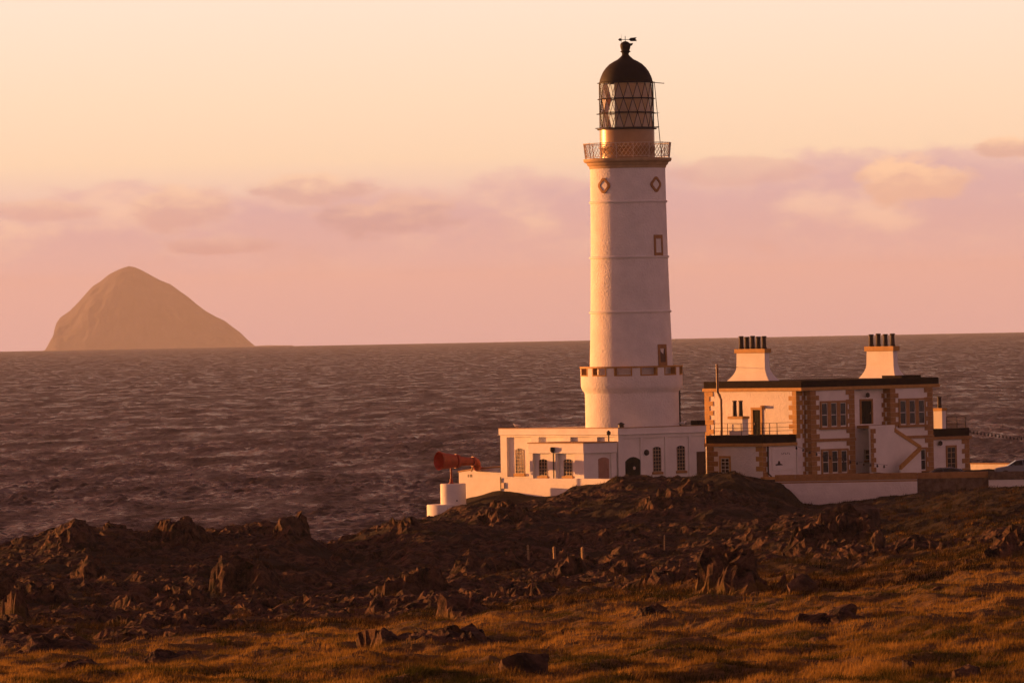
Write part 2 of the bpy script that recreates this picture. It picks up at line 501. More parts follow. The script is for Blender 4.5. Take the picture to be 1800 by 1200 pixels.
# crags that stand out of the ground: pixel of their foot, width and height in pixels, how far back they run (m)
CRAGS = [
    (1480, 962, 150, 62, 16), (1545, 985, 60, 25, 7), (1300, 1050, 110, 50, 9), (1175, 1030, 120, 52, 9), (1420, 1040, 70, 34, 7),
    (1040, 1010, 60, 24, 6), (1110, 1015, 60, 30, 6), (1000, 1020, 50, 20, 5), (820, 1088, 90, 30, 6), (900, 1055, 50, 22, 5),
    (715, 1052, 120, 40, 9), (640, 1060, 60, 18, 6), (600, 1000, 70, 14, 8), (1090, 955, 100, 34, 9), (1010, 960, 70, 20, 7),
    (230, 1078, 80, 34, 7), (330, 1080, 150, 40, 12), (90, 1098, 60, 34, 6), (20, 1095, 50, 40, 6), (70, 1060, 80, 50, 10), (150, 1010, 90, 40, 10),
    (120, 965, 80, 40, 9), (210, 952, 60, 20, 8), (510, 962, 44, 38, 9), (400, 950, 60, 12, 8), (330, 962, 130, 18, 10), (690, 935, 70, 22, 8), (610, 958, 40, 16, 6),
    (800, 1142, 170, 30, 5), (960, 1120, 110, 24, 4), (1040, 1130, 120, 14, 3), (90, 1150, 150, 22, 5), (260, 1130, 120, 14, 5), (120, 1180, 100, 14, 3),
    (1270, 880, 150, 34, 8), (1180, 900, 120, 24, 9), (900, 920, 150, 18, 9), (1700, 1000, 60, 14, 6), (1660, 965, 90, 20, 8), (1780, 985, 80, 22, 7), (1590, 1000, 70, 16, 6),
    (560, 1160, 200, 14, 4), (700, 1135, 120, 20, 4), (300, 1165, 140, 12, 3), (1130, 1100, 90, 9, 3), (1450, 1098, 110, 8, 3), (1250, 1165, 130, 9, 3), (470, 1085, 110, 26, 9), (540, 1070, 80, 24, 8), (430, 1050, 120, 30, 12), (860, 1010, 120, 24, 10), (960, 990, 120, 20, 10),
]
CRAG_W = []
for px, py, w, h, dep in CRAGS:
    p = hit(px, py)
    s = FPX / p.y
    CRAG_W.append((p.x, p.y + dep * 0.5, w / s * 0.55, dep * 0.55, h / s * (0.85 if p.y < 235 else 1.0)))


def rockiness(x, y):
    """0 turf .. 1 bare rock"""
    a = x / y
    px = 900 + a * FPX
    edge = np.interp(px, [0, 300, 600, 900, 1200, 1500, 1800], [222, 245, 252, 258, 262, 278, 305]) + 8 * fbm(x * 0.07, y * 0.05, 3, 50)
    zone = sstep(y, edge - 4, edge + 6) * (1 - 0.25 * sstep(y, 440, 470) * sstep(px, 640, 760)) * (1 - sstep(y, 509, 517)) * (1 - 0.75 * sstep(px, 1430, 1560) * sstep(y, 300, 330))
    n = fbm(x * 0.22, y * 0.13, 4, 21)
    return np.clip(zone * sstep(n, -0.42, 0.10), 0, 1), zone


def terrain(x, y, fine=True):
    a = x / y
    z = base_z(a, y)
    rock, zone = rockiness(x, y)
    add = np.zeros_like(z)
    cm = np.zeros_like(z)
    wx = x + 0.6 * fbm(x * 0.5, y * 0.5, 3, 5); wy = y + 1.2 * fbm(x * 0.5, y * 0.4, 3, 9)
    for cx, cy, rx, ry, h in CRAG_W:
        m = (np.abs(x - cx) < rx * 2.2) & (np.abs(y - cy) < ry * 2.2)
        if not m.any():
            continue
        q = np.hypot((wx[m] - cx) / rx, (wy[m] - cy) / ry)
        g = (1 - sstep(q, 0.2, 1.3)) * 0.9
        add[m] = np.maximum(add[m], h * g)
        cm[m] = np.maximum(cm[m], g)
    near = 1 - sstep(y, 300, 340)
    rock = np.maximum(rock * 0.9, sstep(cm, 0.05, 0.45))
    flat = sstep(y, 512, 522)           # levelled ground round the buildings
    z = z + add * (0.72 + 0.35 * fbm(x * 0.45, y * 0.3, 3, 33))
    if fine:
        b1, e1 = blocks(x * 0.21 + 0.15 * y * 0.2 + 0.25 * fbm(x * 0.8, y * 0.5, 2, 61), y * 0.12 + 0.25 * fbm(x * 0.8, y * 0.5, 2, 63), 60, 1.7, 9.0)
        b2, e2 = blocks(x * 0.95 + 2, y * 0.55 + 0.2 * x, 70, 1.6, 11.0)
        b3, e3 = blocks(x * 2.4, y * 1.5 + 0.4 * x, 80, 1.4, 13.0)
        r = (b1 * 1.7 + b2 * 0.52 + b3 * 0.16) - 0.17 * (1 - sstep(e2, 0.0, 0.12)) - 0.10 * (1 - sstep(e3, 0, 0.12))
        r = r + 0.16 * fbm(x * 3.0, y * 2.2, 3, 90)
        rr = rock * (1 - flat) * (0.45 + 0.55 * sstep(y, 225, 262)) * (0.55 + 0.45 * sstep(cm, 0, 0.5))
        z = z + r * rr
        turf = (1 - rr)
        und = 0.28 * fbm(x * 0.33, y * 0.17, 3, 100) + 0.07 * fbm(x * 1.1, y * 0.6, 3, 110)
        z = z + und * turf * (1 - 0.6 * flat)
    return z, rock


ROWD = np.concatenate([np.linspace(12, 125, 30)[:-1], np.linspace(125, 262, 420)[:-1], np.linspace(262, 530, 760)[:-1], np.linspace(530, 660, 60)])
A2, D2 = np.meshgrid(AZ, ROWD)
X2 = A2 * D2
Z2, RK2 = terrain(X2, D2)
dense = np.abs(A2) < 0.0985
jx = np.where(dense, RK2 * 0.28 * fbm(X2 * 0.9, D2 * 0.9 + Z2 * 1.3, 3, 140), 0)
jy = np.where(dense & (D2 > 130) & (D2 < 520), RK2 * 0.45 * fbm(X2 * 0.8 + Z2, D2 * 0.8, 3, 150), 0)
co = np.stack([X2 + jx, D2 + jy, Z2], -1).reshape(-1, 3)


def grid_mesh(name, co, nr, nc, m, attr=None):
    idx = np.arange(nr * nc).reshape(nr, nc)
    q = np.stack([idx[:-1, :-1], idx[:-1, 1:], idx[1:, 1:], idx[1:, :-1]], -1).reshape(-1, 4)
    me = bpy.data.meshes.new(name)
    me.vertices.add(len(co)); me.vertices.foreach_set('co', co.astype(np.float32).ravel())
    me.loops.add(q.size); me.loops.foreach_set('vertex_index', q.astype(np.int32).ravel())
    me.polygons.add(len(q))
    me.polygons.foreach_set('loop_start', np.arange(0, q.size, 4, dtype=np.int32))
    me.update(calc_edges=True)
    if attr is not None:
        for k, v in attr.items():
            at_ = me.attributes.new(k, 'FLOAT', 'POINT'); at_.data.foreach_set('value', v.astype(np.float32).ravel())
    me.materials.append(m)
    me.validate()
    o = bpy.data.objects.new(name, me)
    COL.objects.link(o)
    return o


def ground_mat():
    m = bpy.data.materials.new("turf_and_rock"); m.use_nodes = True
    t = m.node_tree; b = t.nodes['Principled BSDF']; nn, ll = t.nodes, t.links
    b.inputs['Roughness'].default_value = 0.95; b.inputs['Specular IOR Level'].default_value = 0.12
    g = nn.new('ShaderNodeNewGeometry')

    def noise(scale, det=5, stretch=None):
        n = nn.new('ShaderNodeTexNoise'); n.inputs['Scale'].default_value = scale; n.inputs['Detail'].default_value = det
        n.inputs['Roughness'].default_value = 0.65
        ll.new(g.outputs['Position'], n.inputs['Vector'])
        return n.outputs[0]

    def mr(v, lo, hi):
        n = nn.new('ShaderNodeMapRange'); ll.new(v, n.inputs[0]); n.inputs[1].default_value = lo; n.inputs[2].default_value = hi
        return n.outputs[0]

    def mix(f, a, bb):
        n = nn.new('ShaderNodeMix'); n.data_type = 'RGBA'; ll.new(f, n.inputs[0])
        for s, v in ((n.inputs[6], a), (n.inputs[7], bb)):
            if isinstance(v, tuple): s.default_value = (*v, 1)
            else: ll.new(v, s)
        return n.outputs[2]
    at1 = nn.new('ShaderNodeAttribute'); at1.attribute_name = 'rock'
    rockc = mix(mr(noise(1.7), 0.38, 0.60), (0.11, 0.060, 0.036), (0.014, 0.010, 0.008))
    rockc = mix(mr(noise(6.0), 0.60, 0.72), rockc, (0.15, 0.10, 0.06))
    turfc = mix(mr(noise(0.7), 0.35, 0.65), (0.125, 0.068, 0.020), (0.062, 0.048, 0.014))
    turfc = mix(mr(noise(4.5), 0.45, 0.7), turfc, (0.17, 0.10, 0.034))
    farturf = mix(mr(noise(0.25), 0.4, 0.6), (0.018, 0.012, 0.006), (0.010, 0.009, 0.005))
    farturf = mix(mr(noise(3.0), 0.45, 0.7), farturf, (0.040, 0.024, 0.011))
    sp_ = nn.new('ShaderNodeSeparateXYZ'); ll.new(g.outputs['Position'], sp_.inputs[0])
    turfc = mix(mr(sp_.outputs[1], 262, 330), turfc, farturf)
    rm = nn.new('ShaderNodeMath'); rm.operation = 'ADD'
    ll.new(at1.outputs['Fac'], rm.inputs[0]); ll.new(mr(noise(1.1), 0.0, 1.0), rm.inputs[1])
    col = mix(mr(rm.outputs[0], 0.85, 1.12), turfc, rockc)
    ll.new(col, b.inputs['Base Color'])
    bp = nn.new('ShaderNodeBump'); bp.inputs['Strength'].default_value = 0.9; bp.inputs['Distance'].default_value = 0.18
    ll.new(noise(3.2, 8), bp.inputs['Height'])
    ll.new(bp.outputs[0], b.inputs['Normal'])
    return m


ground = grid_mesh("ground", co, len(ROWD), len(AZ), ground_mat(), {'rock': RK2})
ground.data.polygons.foreach_set('use_smooth', [False] * len(ground.data.polygons))
tag(ground, "rough turf headland with dark rock outcrops sloping down to the sea", None, None, "structure")


def gz(x, y):
    return float(terrain(np.array([float(x)]), np.array([float(y)]))[0][0])


# ------------------------------------------------------------------ the sea: one sheet that follows the earth's curve past the horizon
EARTH = 7.4e6
inv = np.linspace(1 / 415.0, 1 / 17000.0, 860)
ROWS = np.concatenate([np.linspace(-600, 380, 14), 1 / inv, np.linspace(17500, 42000, 30)])
SA = np.concatenate([np.linspace(-1.3, -0.105, 26)[:-1], np.linspace(-0.105, 0.105, 380), np.linspace(0.105, 1.3, 26)[1:]])
# rows are straight lines across the view; columns fan out with distance
SX, SY = np.meshgrid(SA, ROWS)
SXX = SX * np.maximum(SY, 400.0)
SZ = -(SXX ** 2 + SY ** 2) / (2 * EARTH)
dr = np.gradient(ROWS)[:, None]
wr = np.random.default_rng(5)
densec = (np.abs(SX) < 0.1049) & (SY > 400)
W = np.zeros_like(SZ)
for k in range(52):
    lam = 0.95 * 4.2 ** (k / 51.0)
    th = R_(-58) + wr.normal(0, 0.8)
    kx, ky = math.sin(th) * 2 * math.pi / lam, math.cos(th) * 2 * math.pi / lam
    amp = 0.021 * lam ** 0.6
    fade = np.clip(lam / (2.2 * np.maximum(dr * abs(math.cos(th)), 0.2)) - 0.6, 0.9 if lam > 2.0 else 0.4, 1)
    ph = kx * SXX + ky * SY + wr.uniform(0, 6.28)
    W += amp * fade * (np.sin(ph) + 0.35 * np.cos(2 * ph))
gust = 0.75 + 0.5 * fbm(SXX * 0.018, SY * 0.008, 3, 200)
SZ = SZ + np.where(densec, W * gust, 0)
sco = np.stack([SXX, SY, SZ], -1).reshape(-1, 3)


def sea_mat():
    m = bpy.data.materials.new("sea_water"); m.use_nodes = True
    t = m.node_tree; b = t.nodes['Principled BSDF']; nn, ll = t.nodes, t.links
    b.inputs['Base Color'].default_value = (0.034, 0.022, 0.016, 1)
    b.inputs['Roughness'].default_value = 0.22
    b.inputs['IOR'].default_value = 1.105
    b.inputs['Specular Tint'].default_value = (1.0, 0.70, 0.56, 1)
    g = nn.new('ShaderNodeNewGeometry')
    mp = nn.new('ShaderNodeMapping'); mp.inputs['Rotation'].default_value = (0, 0, R_(25)); mp.inputs['Scale'].default_value = (0.45, 1.0, 1.0)
    ll.new(g.outputs['Position'], mp.inputs['Vector'])
    n1 = nn.new('ShaderNodeTexNoise'); n1.inputs['Scale'].default_value = 0.8; n1.inputs['Detail'].default_value = 5; n1.inputs['Roughness'].default_value = 0.6
    n2 = nn.new('ShaderNodeTexNoise'); n2.inputs['Scale'].default_value = 0.011; n2.inputs['Detail'].default_value = 3
    ll.new(mp.outputs[0], n1.inputs['Vector']); ll.new(mp.outputs[0], n2.inputs['Vector'])
    mr = nn.new('ShaderNodeMapRange'); mr.inputs[1].default_value = 0.3; mr.inputs[2].default_value = 0.7; mr.inputs[3].default_value = 0.45; mr.inputs[4].default_value = 1.0
    ll.new(n2.outputs[0], mr.inputs[0])
    bp = nn.new('ShaderNodeBump'); bp.inputs['Distance'].default_value = 1.8
    ll.new(mr.outputs[0], bp.inputs['Strength']); ll.new(n1.outputs[0], bp.inputs['Height'])
    ll.new(bp.outputs[0], b.inputs['Normal'])
    # wind lanes: ruffled and slick water reflect differently
    mp2 = nn.new('ShaderNodeMapping'); mp2.inputs['Rotation'].default_value = (0, 0, R_(-12)); mp2.inputs['Scale'].default_value = (1.0, 0.16, 1.0)
    ll.new(g.outputs['Position'], mp2.inputs['Vector'])
    n3 = nn.new('ShaderNodeTexNoise'); n3.inputs['Scale'].default_value = 0.13; n3.inputs['Detail'].default_value = 7; n3.inputs['Roughness'].default_value = 0.75
    ll.new(mp2.outputs[0], n3.inputs['Vector'])
    mr3 = nn.new('ShaderNodeMapRange'); mr3.inputs[1].default_value = 0.38; mr3.inputs[2].default_value = 0.62; mr3.inputs[3].default_value = 0.17; mr3.inputs[4].default_value = 0.48
    ll.new(n3.outputs[0], mr3.inputs[0]); ll.new(mr3.outputs[0], b.inputs['Roughness'])
    mr4 = nn.new('ShaderNodeMapRange'); mr4.inputs[1].default_value = 0.38; mr4.inputs[2].default_value = 0.62; mr4.inputs[3].default_value = 0.56; mr4.inputs[4].default_value = 0.32
    ll.new(n3.outputs[0], mr4.inputs[0]); ll.new(mr4.outputs[0], b.inputs['Specular IOR Level'])
    return m


sea = grid_mesh("sea", sco, len(ROWS), len(SA), sea_mat())
sea.data.polygons.foreach_set('use_smooth', [True] * len(sea.data.polygons))
tag(sea, "choppy dusk-coloured sea stretching to the horizon", None, None, "structure")

# ------------------------------------------------------------------ the island on the horizon
ID = 27400.0
SIL = [(74, 617), (81, 613), (90, 596), (96, 584), (99, 567), (106, 557), (122, 546), (137, 531), (152, 514), (163, 502), (176, 494), (192, 481), (205, 474.5), (217, 469.5), (226, 467), (236, 468.5), (247, 473), (262, 481), (280, 491), (300, 499), (315, 510), (331, 521), (346, 534), (362, 546), (378, 555), (395, 563), (408, 573), (422, 583), (434, 595), (448, 607), (470, 606), (515, 606), (525, 612)]
ip = [at(px, py, ID) for px, py in SIL]
ix = np.array([p.x for p in ip]); iz = np.array([p.z for p in ip])
zb = -ID ** 2 / (2 * EARTH)
nx, ny = 220, 121
gx = np.linspace(ix[0], ix[-1], nx); gv = np.linspace(-1, 1, ny)
GX, GV = np.meshgrid(gx, gv)
ridge = np.interp(GX, ix, iz) - zb + 4
prof = np.clip(1 - np.abs(GV) ** 1.55, 0, 1)
GY = ID + GV * (120 + 330 * np.clip(ridge / 338.0, 0, 1) ** 0.5)
rough = fbm(GX * 0.012, GY * 0.012, 4, 300) * 16 + fbm(GX * 0.035, GV * 6, 3, 310) * 6
GZ = zb - 6 + ridge * prof + rough * prof * (1 - prof) * 3.0 * np.clip(ridge / 60, 0, 1)
isl = grid_mesh("island", np.stack([GX, GY, GZ], -1).reshape(-1, 3), ny, nx,
                mat("island_granite_turf", (0.060, 0.066, 0.10), 0.95, 0.1, 0.6, 0.02, 0.45, 0.012, dist=10.0, col2=(0.11, 0.115, 0.16)))
isl.data.polygons.foreach_set('use_smooth', [True] * len(isl.data.polygons))
tag(isl, "hazy dome-shaped granite island rising from the horizon", None, None, "structure")


# ------------------------------------------------------------------ building frames
THETA = R_(47.0)
U = Vector((math.sin(THETA), math.cos(THETA), 0))     # along the shaded right-hand faces
V = Vector((-math.cos(THETA), math.sin(THETA), 0))    # along the sunlit left-hand faces
ROT = R_(90) - THETA


class Frame:
    def __init__(self, px, py, d):
        self.o = at(px, py, d)

    def onR(self, px, py, v=0.0):
        """pixel on a right-hand (shaded) face at offset v -> (u, z) local"""
        r = ray(px, py); o = self.o + V * v
        n = -V
        c = Vector((0, 0, CAMZ))
        t = (o - c).dot(n) / r.dot(n)
        p = c + r * t - self.o
        return p.dot(U), p.z

    def onL(self, px, py, u=0.0):
        """pixel on a left-hand (sunlit) face at offset u -> (v, z) local"""
        r = ray(px, py); o = self.o + U * u
        c = Vector((0, 0, CAMZ))
        t = (o - c).dot(U) / r.dot(U)
        p = c + r * t - self.o
        return p.dot(V), p.z


def faceR(mb, v, u0, u1, z0, z1, out, back=0.0):
    """a slab on a right-hand face at offset v: proud by out, sunk by back"""
    return mb.box(u0, u1, v - out, v + back, z0, z1)


def faceL(mb, u, v0, v1, z0, z1, out, back=0.0):
    return mb.box(u - out, u + back, v0, v1, z0, z1)


def arch_profile(a0, a1, z0, z1, rise, n=8):
    """closed profile of an opening with a segmental head"""
    p = [(a0, z0), (a1, z0)]
    for k in range(n + 1):
        t = k / n
        p.append((a1 + (a0 - a1) * t, z1 - rise + rise * math.sin(math.pi * t) ** 0.8))
    return p


def window_part(parent, side, off, a0, a1, z0, z1, bars=(2, 4), arch=0.0, frame_mat=None, sill_mat=None, name="window", surround=None, sw=0.14, glass=None, sillw=0.12):
    """a window as a part with panes, bars and sill as its sub-parts. side 'R' or 'L', off the face's offset, a along the face"""
    frame_mat = frame_mat or FRAMEW
    ax = 'y' if side == 'R' else 'x'

    def bx(mb, p0, p1, q0, q1, out, back):
        return faceR(mb, off, p0, p1, q0, q1, out, back) if side == 'R' else faceL(mb, off, p0, p1, q0, q1, out, back)
    lo, hi = min(a0, a1), max(a0, a1)
    mb = MB()
    fw = 0.05
    if arch > 0:
        mb.prism(arch_profile(lo, hi, z0, z1, arch), ax, off + 0.0, off + 0.06)
    else:
        bx(mb, lo, hi, z0, z1, 0.0, 0.06)
    w = mb.build(name, glass or GLASSD, parent)
    fm = MB()
    bx(fm, lo, lo + fw, z0, z1 - arch, 0.03, -0.002); bx(fm, hi - fw, hi, z0, z1 - arch, 0.03, -0.002)
    bx(fm, lo + fw, hi - fw, z0, z0 + fw, 0.03, -0.002)
    if arch == 0:
        bx(fm, lo + fw, hi - fw, z1 - fw, z1, 0.03, -0.002)
    fm.build("frame", frame_mat, w)
    nb, nr = bars
    for k in range(1, nb):
        m = MB(); c = lo + (hi - lo) * k / nb
        bx(m, c - 0.02, c + 0.02, z0 + fw, z1 - fw - arch * 0.2, 0.022, -0.002); m.build("glazing_bar", frame_mat, w)
    for k in range(1, nr):
        m = MB(); c = z0 + (z1 - z0) * k / nr
        bx(m, lo + fw, hi - fw, c - 0.02, c + 0.02, 0.026, -0.002); m.build("glazing_bar", frame_mat, w)
    if sill_mat:
        m = MB(); bx(m, lo - sillw, hi + sillw, z0 - 0.20, z0 - 0.004, 0.14, -0.0); m.build("sill", sill_mat, w, bevel=0.015)
    if surround:
        for q in ((lo - sw, lo - 0.003, z0 - sw, z1 + sw), (hi + 0.003, hi + sw, z0 - sw, z1 + sw), (lo - 0.003, hi + 0.003, z1 + 0.003, z1 + sw)):
            m = MB(); bx(m, *q, 0.06, 0.0); m.build("surround_stone", surround, w, bevel=0.01)
    return w


def door_part(parent, side, off, a0, a1, z0, z1, m_, arch=0.0, handle=True):
    lo, hi = min(a0, a1), max(a0, a1)
    ax = 'y' if side == 'R' else 'x'
    mb = MB()
    if arch > 0:
        mb.prism(arch_profile(lo, hi, z0, z1, arch), ax, off - 0.02, off + 0.05)
    elif side == 'R':
        faceR(mb, off, lo, hi, z0, z1, 0.02, 0.05)
    else:
        faceL(mb, off, lo, hi, z0, z1, 0.02, 0.05)
    d = mb.build("door", m_, parent)
    n = max(3, int((hi - lo) / 0.22))
    pm = MB()
    for k in range(1, n):
        c = lo + (hi - lo) * k / n
        if side == 'R': faceR(pm, off - 0.02, c - 0.012, c + 0.012, z0 + 0.05, z1 - arch - 0.06, 0.012, 0.0)
        else: faceL(pm, off - 0.02, c - 0.012, c + 0.012, z0 + 0.05, z1 - arch - 0.06, 0.012, 0.0)
    pm.build("batten", m_, d)
    if handle:
        h = MB(); c = hi - 0.14; zc = z0 + (z1 - z0) * 0.47
        if side == 'R': faceR(h, off - 0.02, c - 0.03, c + 0.03, zc - 0.08, zc + 0.08, 0.05, 0.0)
        else: faceL(h, off - 0.02, c - 0.03, c + 0.03, zc - 0.08, zc + 0.08, 0.05, 0.0)
        h.build("handle", BRASS, d)
    return d


# ------------------------------------------------------------------ lighthouse tower
TD = 535.0
tbase = at(1113.5, 838, TD)


def tz(y):
    return at(1108, y, TD).z - tbase.z


S = FPX / TD
lh = empty("lighthouse", tbase, 0.0, "tall white lighthouse tower with black dome and castellated base", "lighthouse")


def px2m(p): return p / S


M = MB().lathe([(px2m(83), -1.5), (px2m(82.5), tz(692)), (px2m(83), tz(689)), (px2m(87), tz(684)), (px2m(89.3), tz(678)), (px2m(89.3), tz(660))], 72)
M.build("tower_base", WHITE, lh, True)
# castellated parapet: twelve openings with ochre margins, a thin coping over all
r_o, r_i = px2m(89.3), px2m(80)
z0c, z1c = tz(660), tz(646.0)
NC = 12
wid = R_(17.5)
mer = None
for k in range(NC):
    ac = R_(-90) + R_(-10.7) + k * 2 * math.pi / NC
    a0, a1 = ac + wid / 2, ac + 2 * math.pi / NC - wid / 2
    fr_ = R_(1.7)
    MB().arc_block(r_i, r_o, z0c + 0.004, z1c, a0 + fr_, a1 - fr_, 5).build("merlon", WHITE, lh, True)
    MB().arc_block(r_i - 0.01, r_o + 0.025, z0c + 0.004, z1c, a0 + 0.002, a0 + fr_ - 0.002, 1).build("opening_margin", OCHRE, lh)
    MB().arc_block(r_i - 0.01, r_o + 0.025, z0c + 0.004, z1c, a1 - fr_ + 0.002, a1 - 0.002, 1).build("opening_margin", OCHRE, lh)
    MB().arc_block(r_i - 0.01, r_o + 0.025, z0c + 0.004, z0c + 0.10, ac - wid / 2 + 0.004, ac + wid / 2 - 0.004, 3).build("opening_sill", OCHRE, lh)
MB().lathe([(r_i - 0.05, z1c + 0.004), (r_o + 0.07, z1c + 0.004), (r_o + 0.07, z1c + 0.13), (r_i - 0.05, z1c + 0.13), (r_i - 0.05, z1c + 0.004)], 72, close=False).build("parapet_coping", OCHRE, lh, True)
# shaft
rb, rt = px2m(73.5), px2m(66.0)
zs0, zs1 = tz(660), tz(294)


def rsh(z): return rb + (rt - rb) * (z - zs0) / (zs1 - zs0) - 0.10 * math.sin(math.pi * max(0, min(1, (z - zs0) / (zs1 - zs0)))) * 0.6


pr = [(rsh(zs0 + (zs1 - zs0) * k / 24), zs0 + (zs1 - zs0) * k / 24) for k in range(25)]
MB().lathe(pr, 72).build("shaft", WHITE, lh, True)
for y in (548.5, 452.5, 355.5):
    z = tz(y); r = rsh(z)
    MB().lathe([(r - 0.02, z - 0.09), (r + 0.09, z - 0.06), (r + 0.11, z + 0.05), (r - 0.02, z + 0.13)], 72, close=False).build("string_course", WHITE_SM, lh, True)
# gallery cornice
zg = tz(279)
MB().lathe([(rt - 0.05, tz(297)), (rt + 0.06, tz(296)), (rt + 0.10, tz(292)), (px2m(71), tz(290)), (px2m(72), tz(286.5)), (px2m(76), tz(285)), (px2m(77.5), tz(282.5)), (px2m(77.5), zg), (px2m(40), zg + 0.02)], 72).build("gallery_cornice", mat("cornice_buff", (0.50, 0.35, 0.20), 0.75, 0.25, 0.3, 8, 0.2, 2, dist=0.03), lh, True)
# gallery railing: posts, rails and a lattice between
rg = px2m(74.5)
zr1 = tz(252.5)
for k in range(16):
    a = 2 * math.pi * (k + 0.3) / 16
    rgt = rg + 0.12
    MB().tube([(rg * math.cos(a), rg * math.sin(a), zg), (rgt * math.cos(a), rgt * math.sin(a), zr1 + 0.05)], 0.035, 6).build("railing_post", IRON_W, lh)
MB().ring(rg + 0.12, zr1, 0.03, 64).build("top_rail", IRON_W, lh)
MB().ring(rg + 0.01, zg + 0.13, 0.02, 64).build("bottom_rail", IRON_W, lh)
lat = MB()
for k in range(64):
    a = 2 * math.pi * k / 64; st = 2 * math.pi / 64 * 2.3
    for sg in (1, -1):
        pts = []
        for j in range(4):
            t = j / 3; aa = a + sg * st * t; r = rg + 0.11 * t
            pts.append((r * math.cos(aa), r * math.sin(aa), zg + 0.14 + (zr1 - zg - 0.14) * t))
        lat.tube(pts, 0.016, 4, False)
lat.build("railing_lattice", IRON_W, lh)
# lantern: murette drum, blind, lens, panes, astragals
zl0, zl1 = tz(225.5), tz(146)
rl = px2m(47.5)
MB().lathe([(px2m(48.5), zg + 0.02), (px2m(48.5), tz(262)), (px2m(49.2), tz(261)), (px2m(49.2), tz(258)), (px2m(48.2), tz(257)), (px2m(48.2), zl0 - 0.12)], 48).build("lantern_drum", DRUM, lh, True)
MB().lathe([(px2m(52), zl0 - 0.119), (px2m(52.5), zl0 - 0.06), (px2m(52), zl0), (rl - 0.2, zl0)], 48).build("lantern_sill", IRON, lh, True)
MB().lathe([(rl - 0.13, zl0 + 0.01), (rl - 0.13, zl1 - 0.02)], 34, a0=R_(-119), a1=R_(95), close=False).build("blind", CURTAIN, lh, True)
lens = MB().lathe([(0.35, zl0 + 0.01), (0.35, zl0 + 0.8), (0.75, zl0 + 1.0), (0.95, zl0 + 1.6), (0.75, zl0 + 2.3), (0.3, zl0 + 2.7), (0.05, zl0 + 2.8)], 20).build("lens", BRASS, lh, True)
NP = 18
tiers = [zl0 + 0.01, zl0 + (zl1 - zl0) * 0.345, zl0 + (zl1 - zl0) * 0.655, zl1 - 0.01]
da = 2 * math.pi / NP


def pol(r, a, z): return (r * math.cos(a), r * math.sin(a), z)


bars = MB()
for t in range(3):
    za, zb_ = tiers[t], tiers[t + 1]
    off = 0.0 if t % 2 == 0 else da / 2
    for k in range(NP):
        a = k * da + off + 0.05
        lo0, lo1, up = pol(rl, a, za), pol(rl, a + da, za), pol(rl, a + da / 2, zb_)
        up2 = pol(rl, a + 1.5 * da, zb_)
        MB().add([lo0, lo1, up], [(0, 1, 2)]).build("glass_pane", PANE, lh)
        MB().add([lo1, up2, up], [(0, 1, 2)]).build("glass_pane", PANE, lh)
        rr = rl + 0.012
        bars.tube([pol(rr, a, za), pol(rr, a + da / 2, zb_)], 0.024, 4, False)
        bars.tube([pol(rr, a + da, za), pol(rr, a + da / 2, zb_)], 0.024, 4, False)
bars.build("diagonal_astragal", IRON, lh)
for t in (1, 2):
    MB().ring(rl + 0.03, tiers[t], 0.035, 54).build("astragal_ring", IRON, lh)
for y_, rr in ((174.5, 50.5), (200, 53), (225, 55.5)):
    z = tz(y_)
    MB().ring(px2m(rr), z, 0.022, 54).build("hand_rail", IRON, lh)
dome = MB().lathe([(px2m(48.6), zl1 - 0.03), (px2m(48.6), zl1 + 0.05), (px2m(46.8), zl1 + 0.10), (px2m(46.2), tz(140)), (px2m(44), tz(134)), (px2m(40.5), tz(126.5)), (px2m(35.5), tz(119.5)), (px2m(29), tz(113)),
                   (px2m(21), tz(108)), (px2m(14), tz(104.5)), (px2m(10.5), tz(101.5)), (px2m(7), tz(98)), (px2m(5.6), tz(95.5)), (px2m(6.3), tz(93)), (px2m(9), tz(91.5)), (px2m(9), tz(90.5)), (px2m(7), tz(89)), (px2m(8.2), tz(86)), (px2m(9), tz(82.5)),
                   (px2m(9.2), tz(79)), (px2m(8), tz(76.2)), (px2m(4.5), tz(73.8)), (px2m(1.5), tz(72.6))], 48)
dome.build("dome", BLACK, lh, True)
cowl = MB().add([(0.32, -0.12, tz(82)), (0.55, -0.10, tz(80)), (0.55, 0.10, tz(80)), (0.32, 0.12, tz(82)), (0.3, -0.12, tz(77)), (0.60, -0.12, tz(76)), (0.60, 0.12, tz(76)), (0.3, 0.12, tz(77))],
                [(0, 3, 2, 1), (4, 5, 6, 7), (0, 1, 5, 4), (1, 2, 6, 5), (2, 3, 7, 6), (3, 0, 4, 7)]).build("vent_cowl", BLACK, lh)
zv = tz(69.8)
van = MB().tube([(0, 0, tz(73)), (0, 0, tz(63.5))], 0.028, 6).tube([(-px2m(12), 0.02, zv), (px2m(20), -0.02, zv)], 0.025, 6)
vane = van.build("weather_vane", BLACK, lh)
tail = MB().prism([(px2m(6), zv), (px2m(9.5), zv + 0.13), (px2m(20.5), zv + 0.17), (px2m(17.5), zv + 0.02), (px2m(20.8), zv - 0.14), (px2m(9.5), zv - 0.14)], 'y', -0.015, 0.015)
tail.build("arrow_tail", BLACK, vane)
MB().prism([(-px2m(12.5), zv), (-px2m(10), zv + 0.11), (-px2m(6.5), zv + 0.09), (-px2m(6), zv), (-px2m(6.5), zv - 0.09), (-px2m(10), zv - 0.11)], 'y', -0.02, 0.02).build("arrow_point", BLACK, vane)
MB().tube([(-0.27, -0.1, tz(103)), (-0.31, -0.1, tz(60))], [0.02, 0.008], 5).build("lightning_rod", IRON, lh)
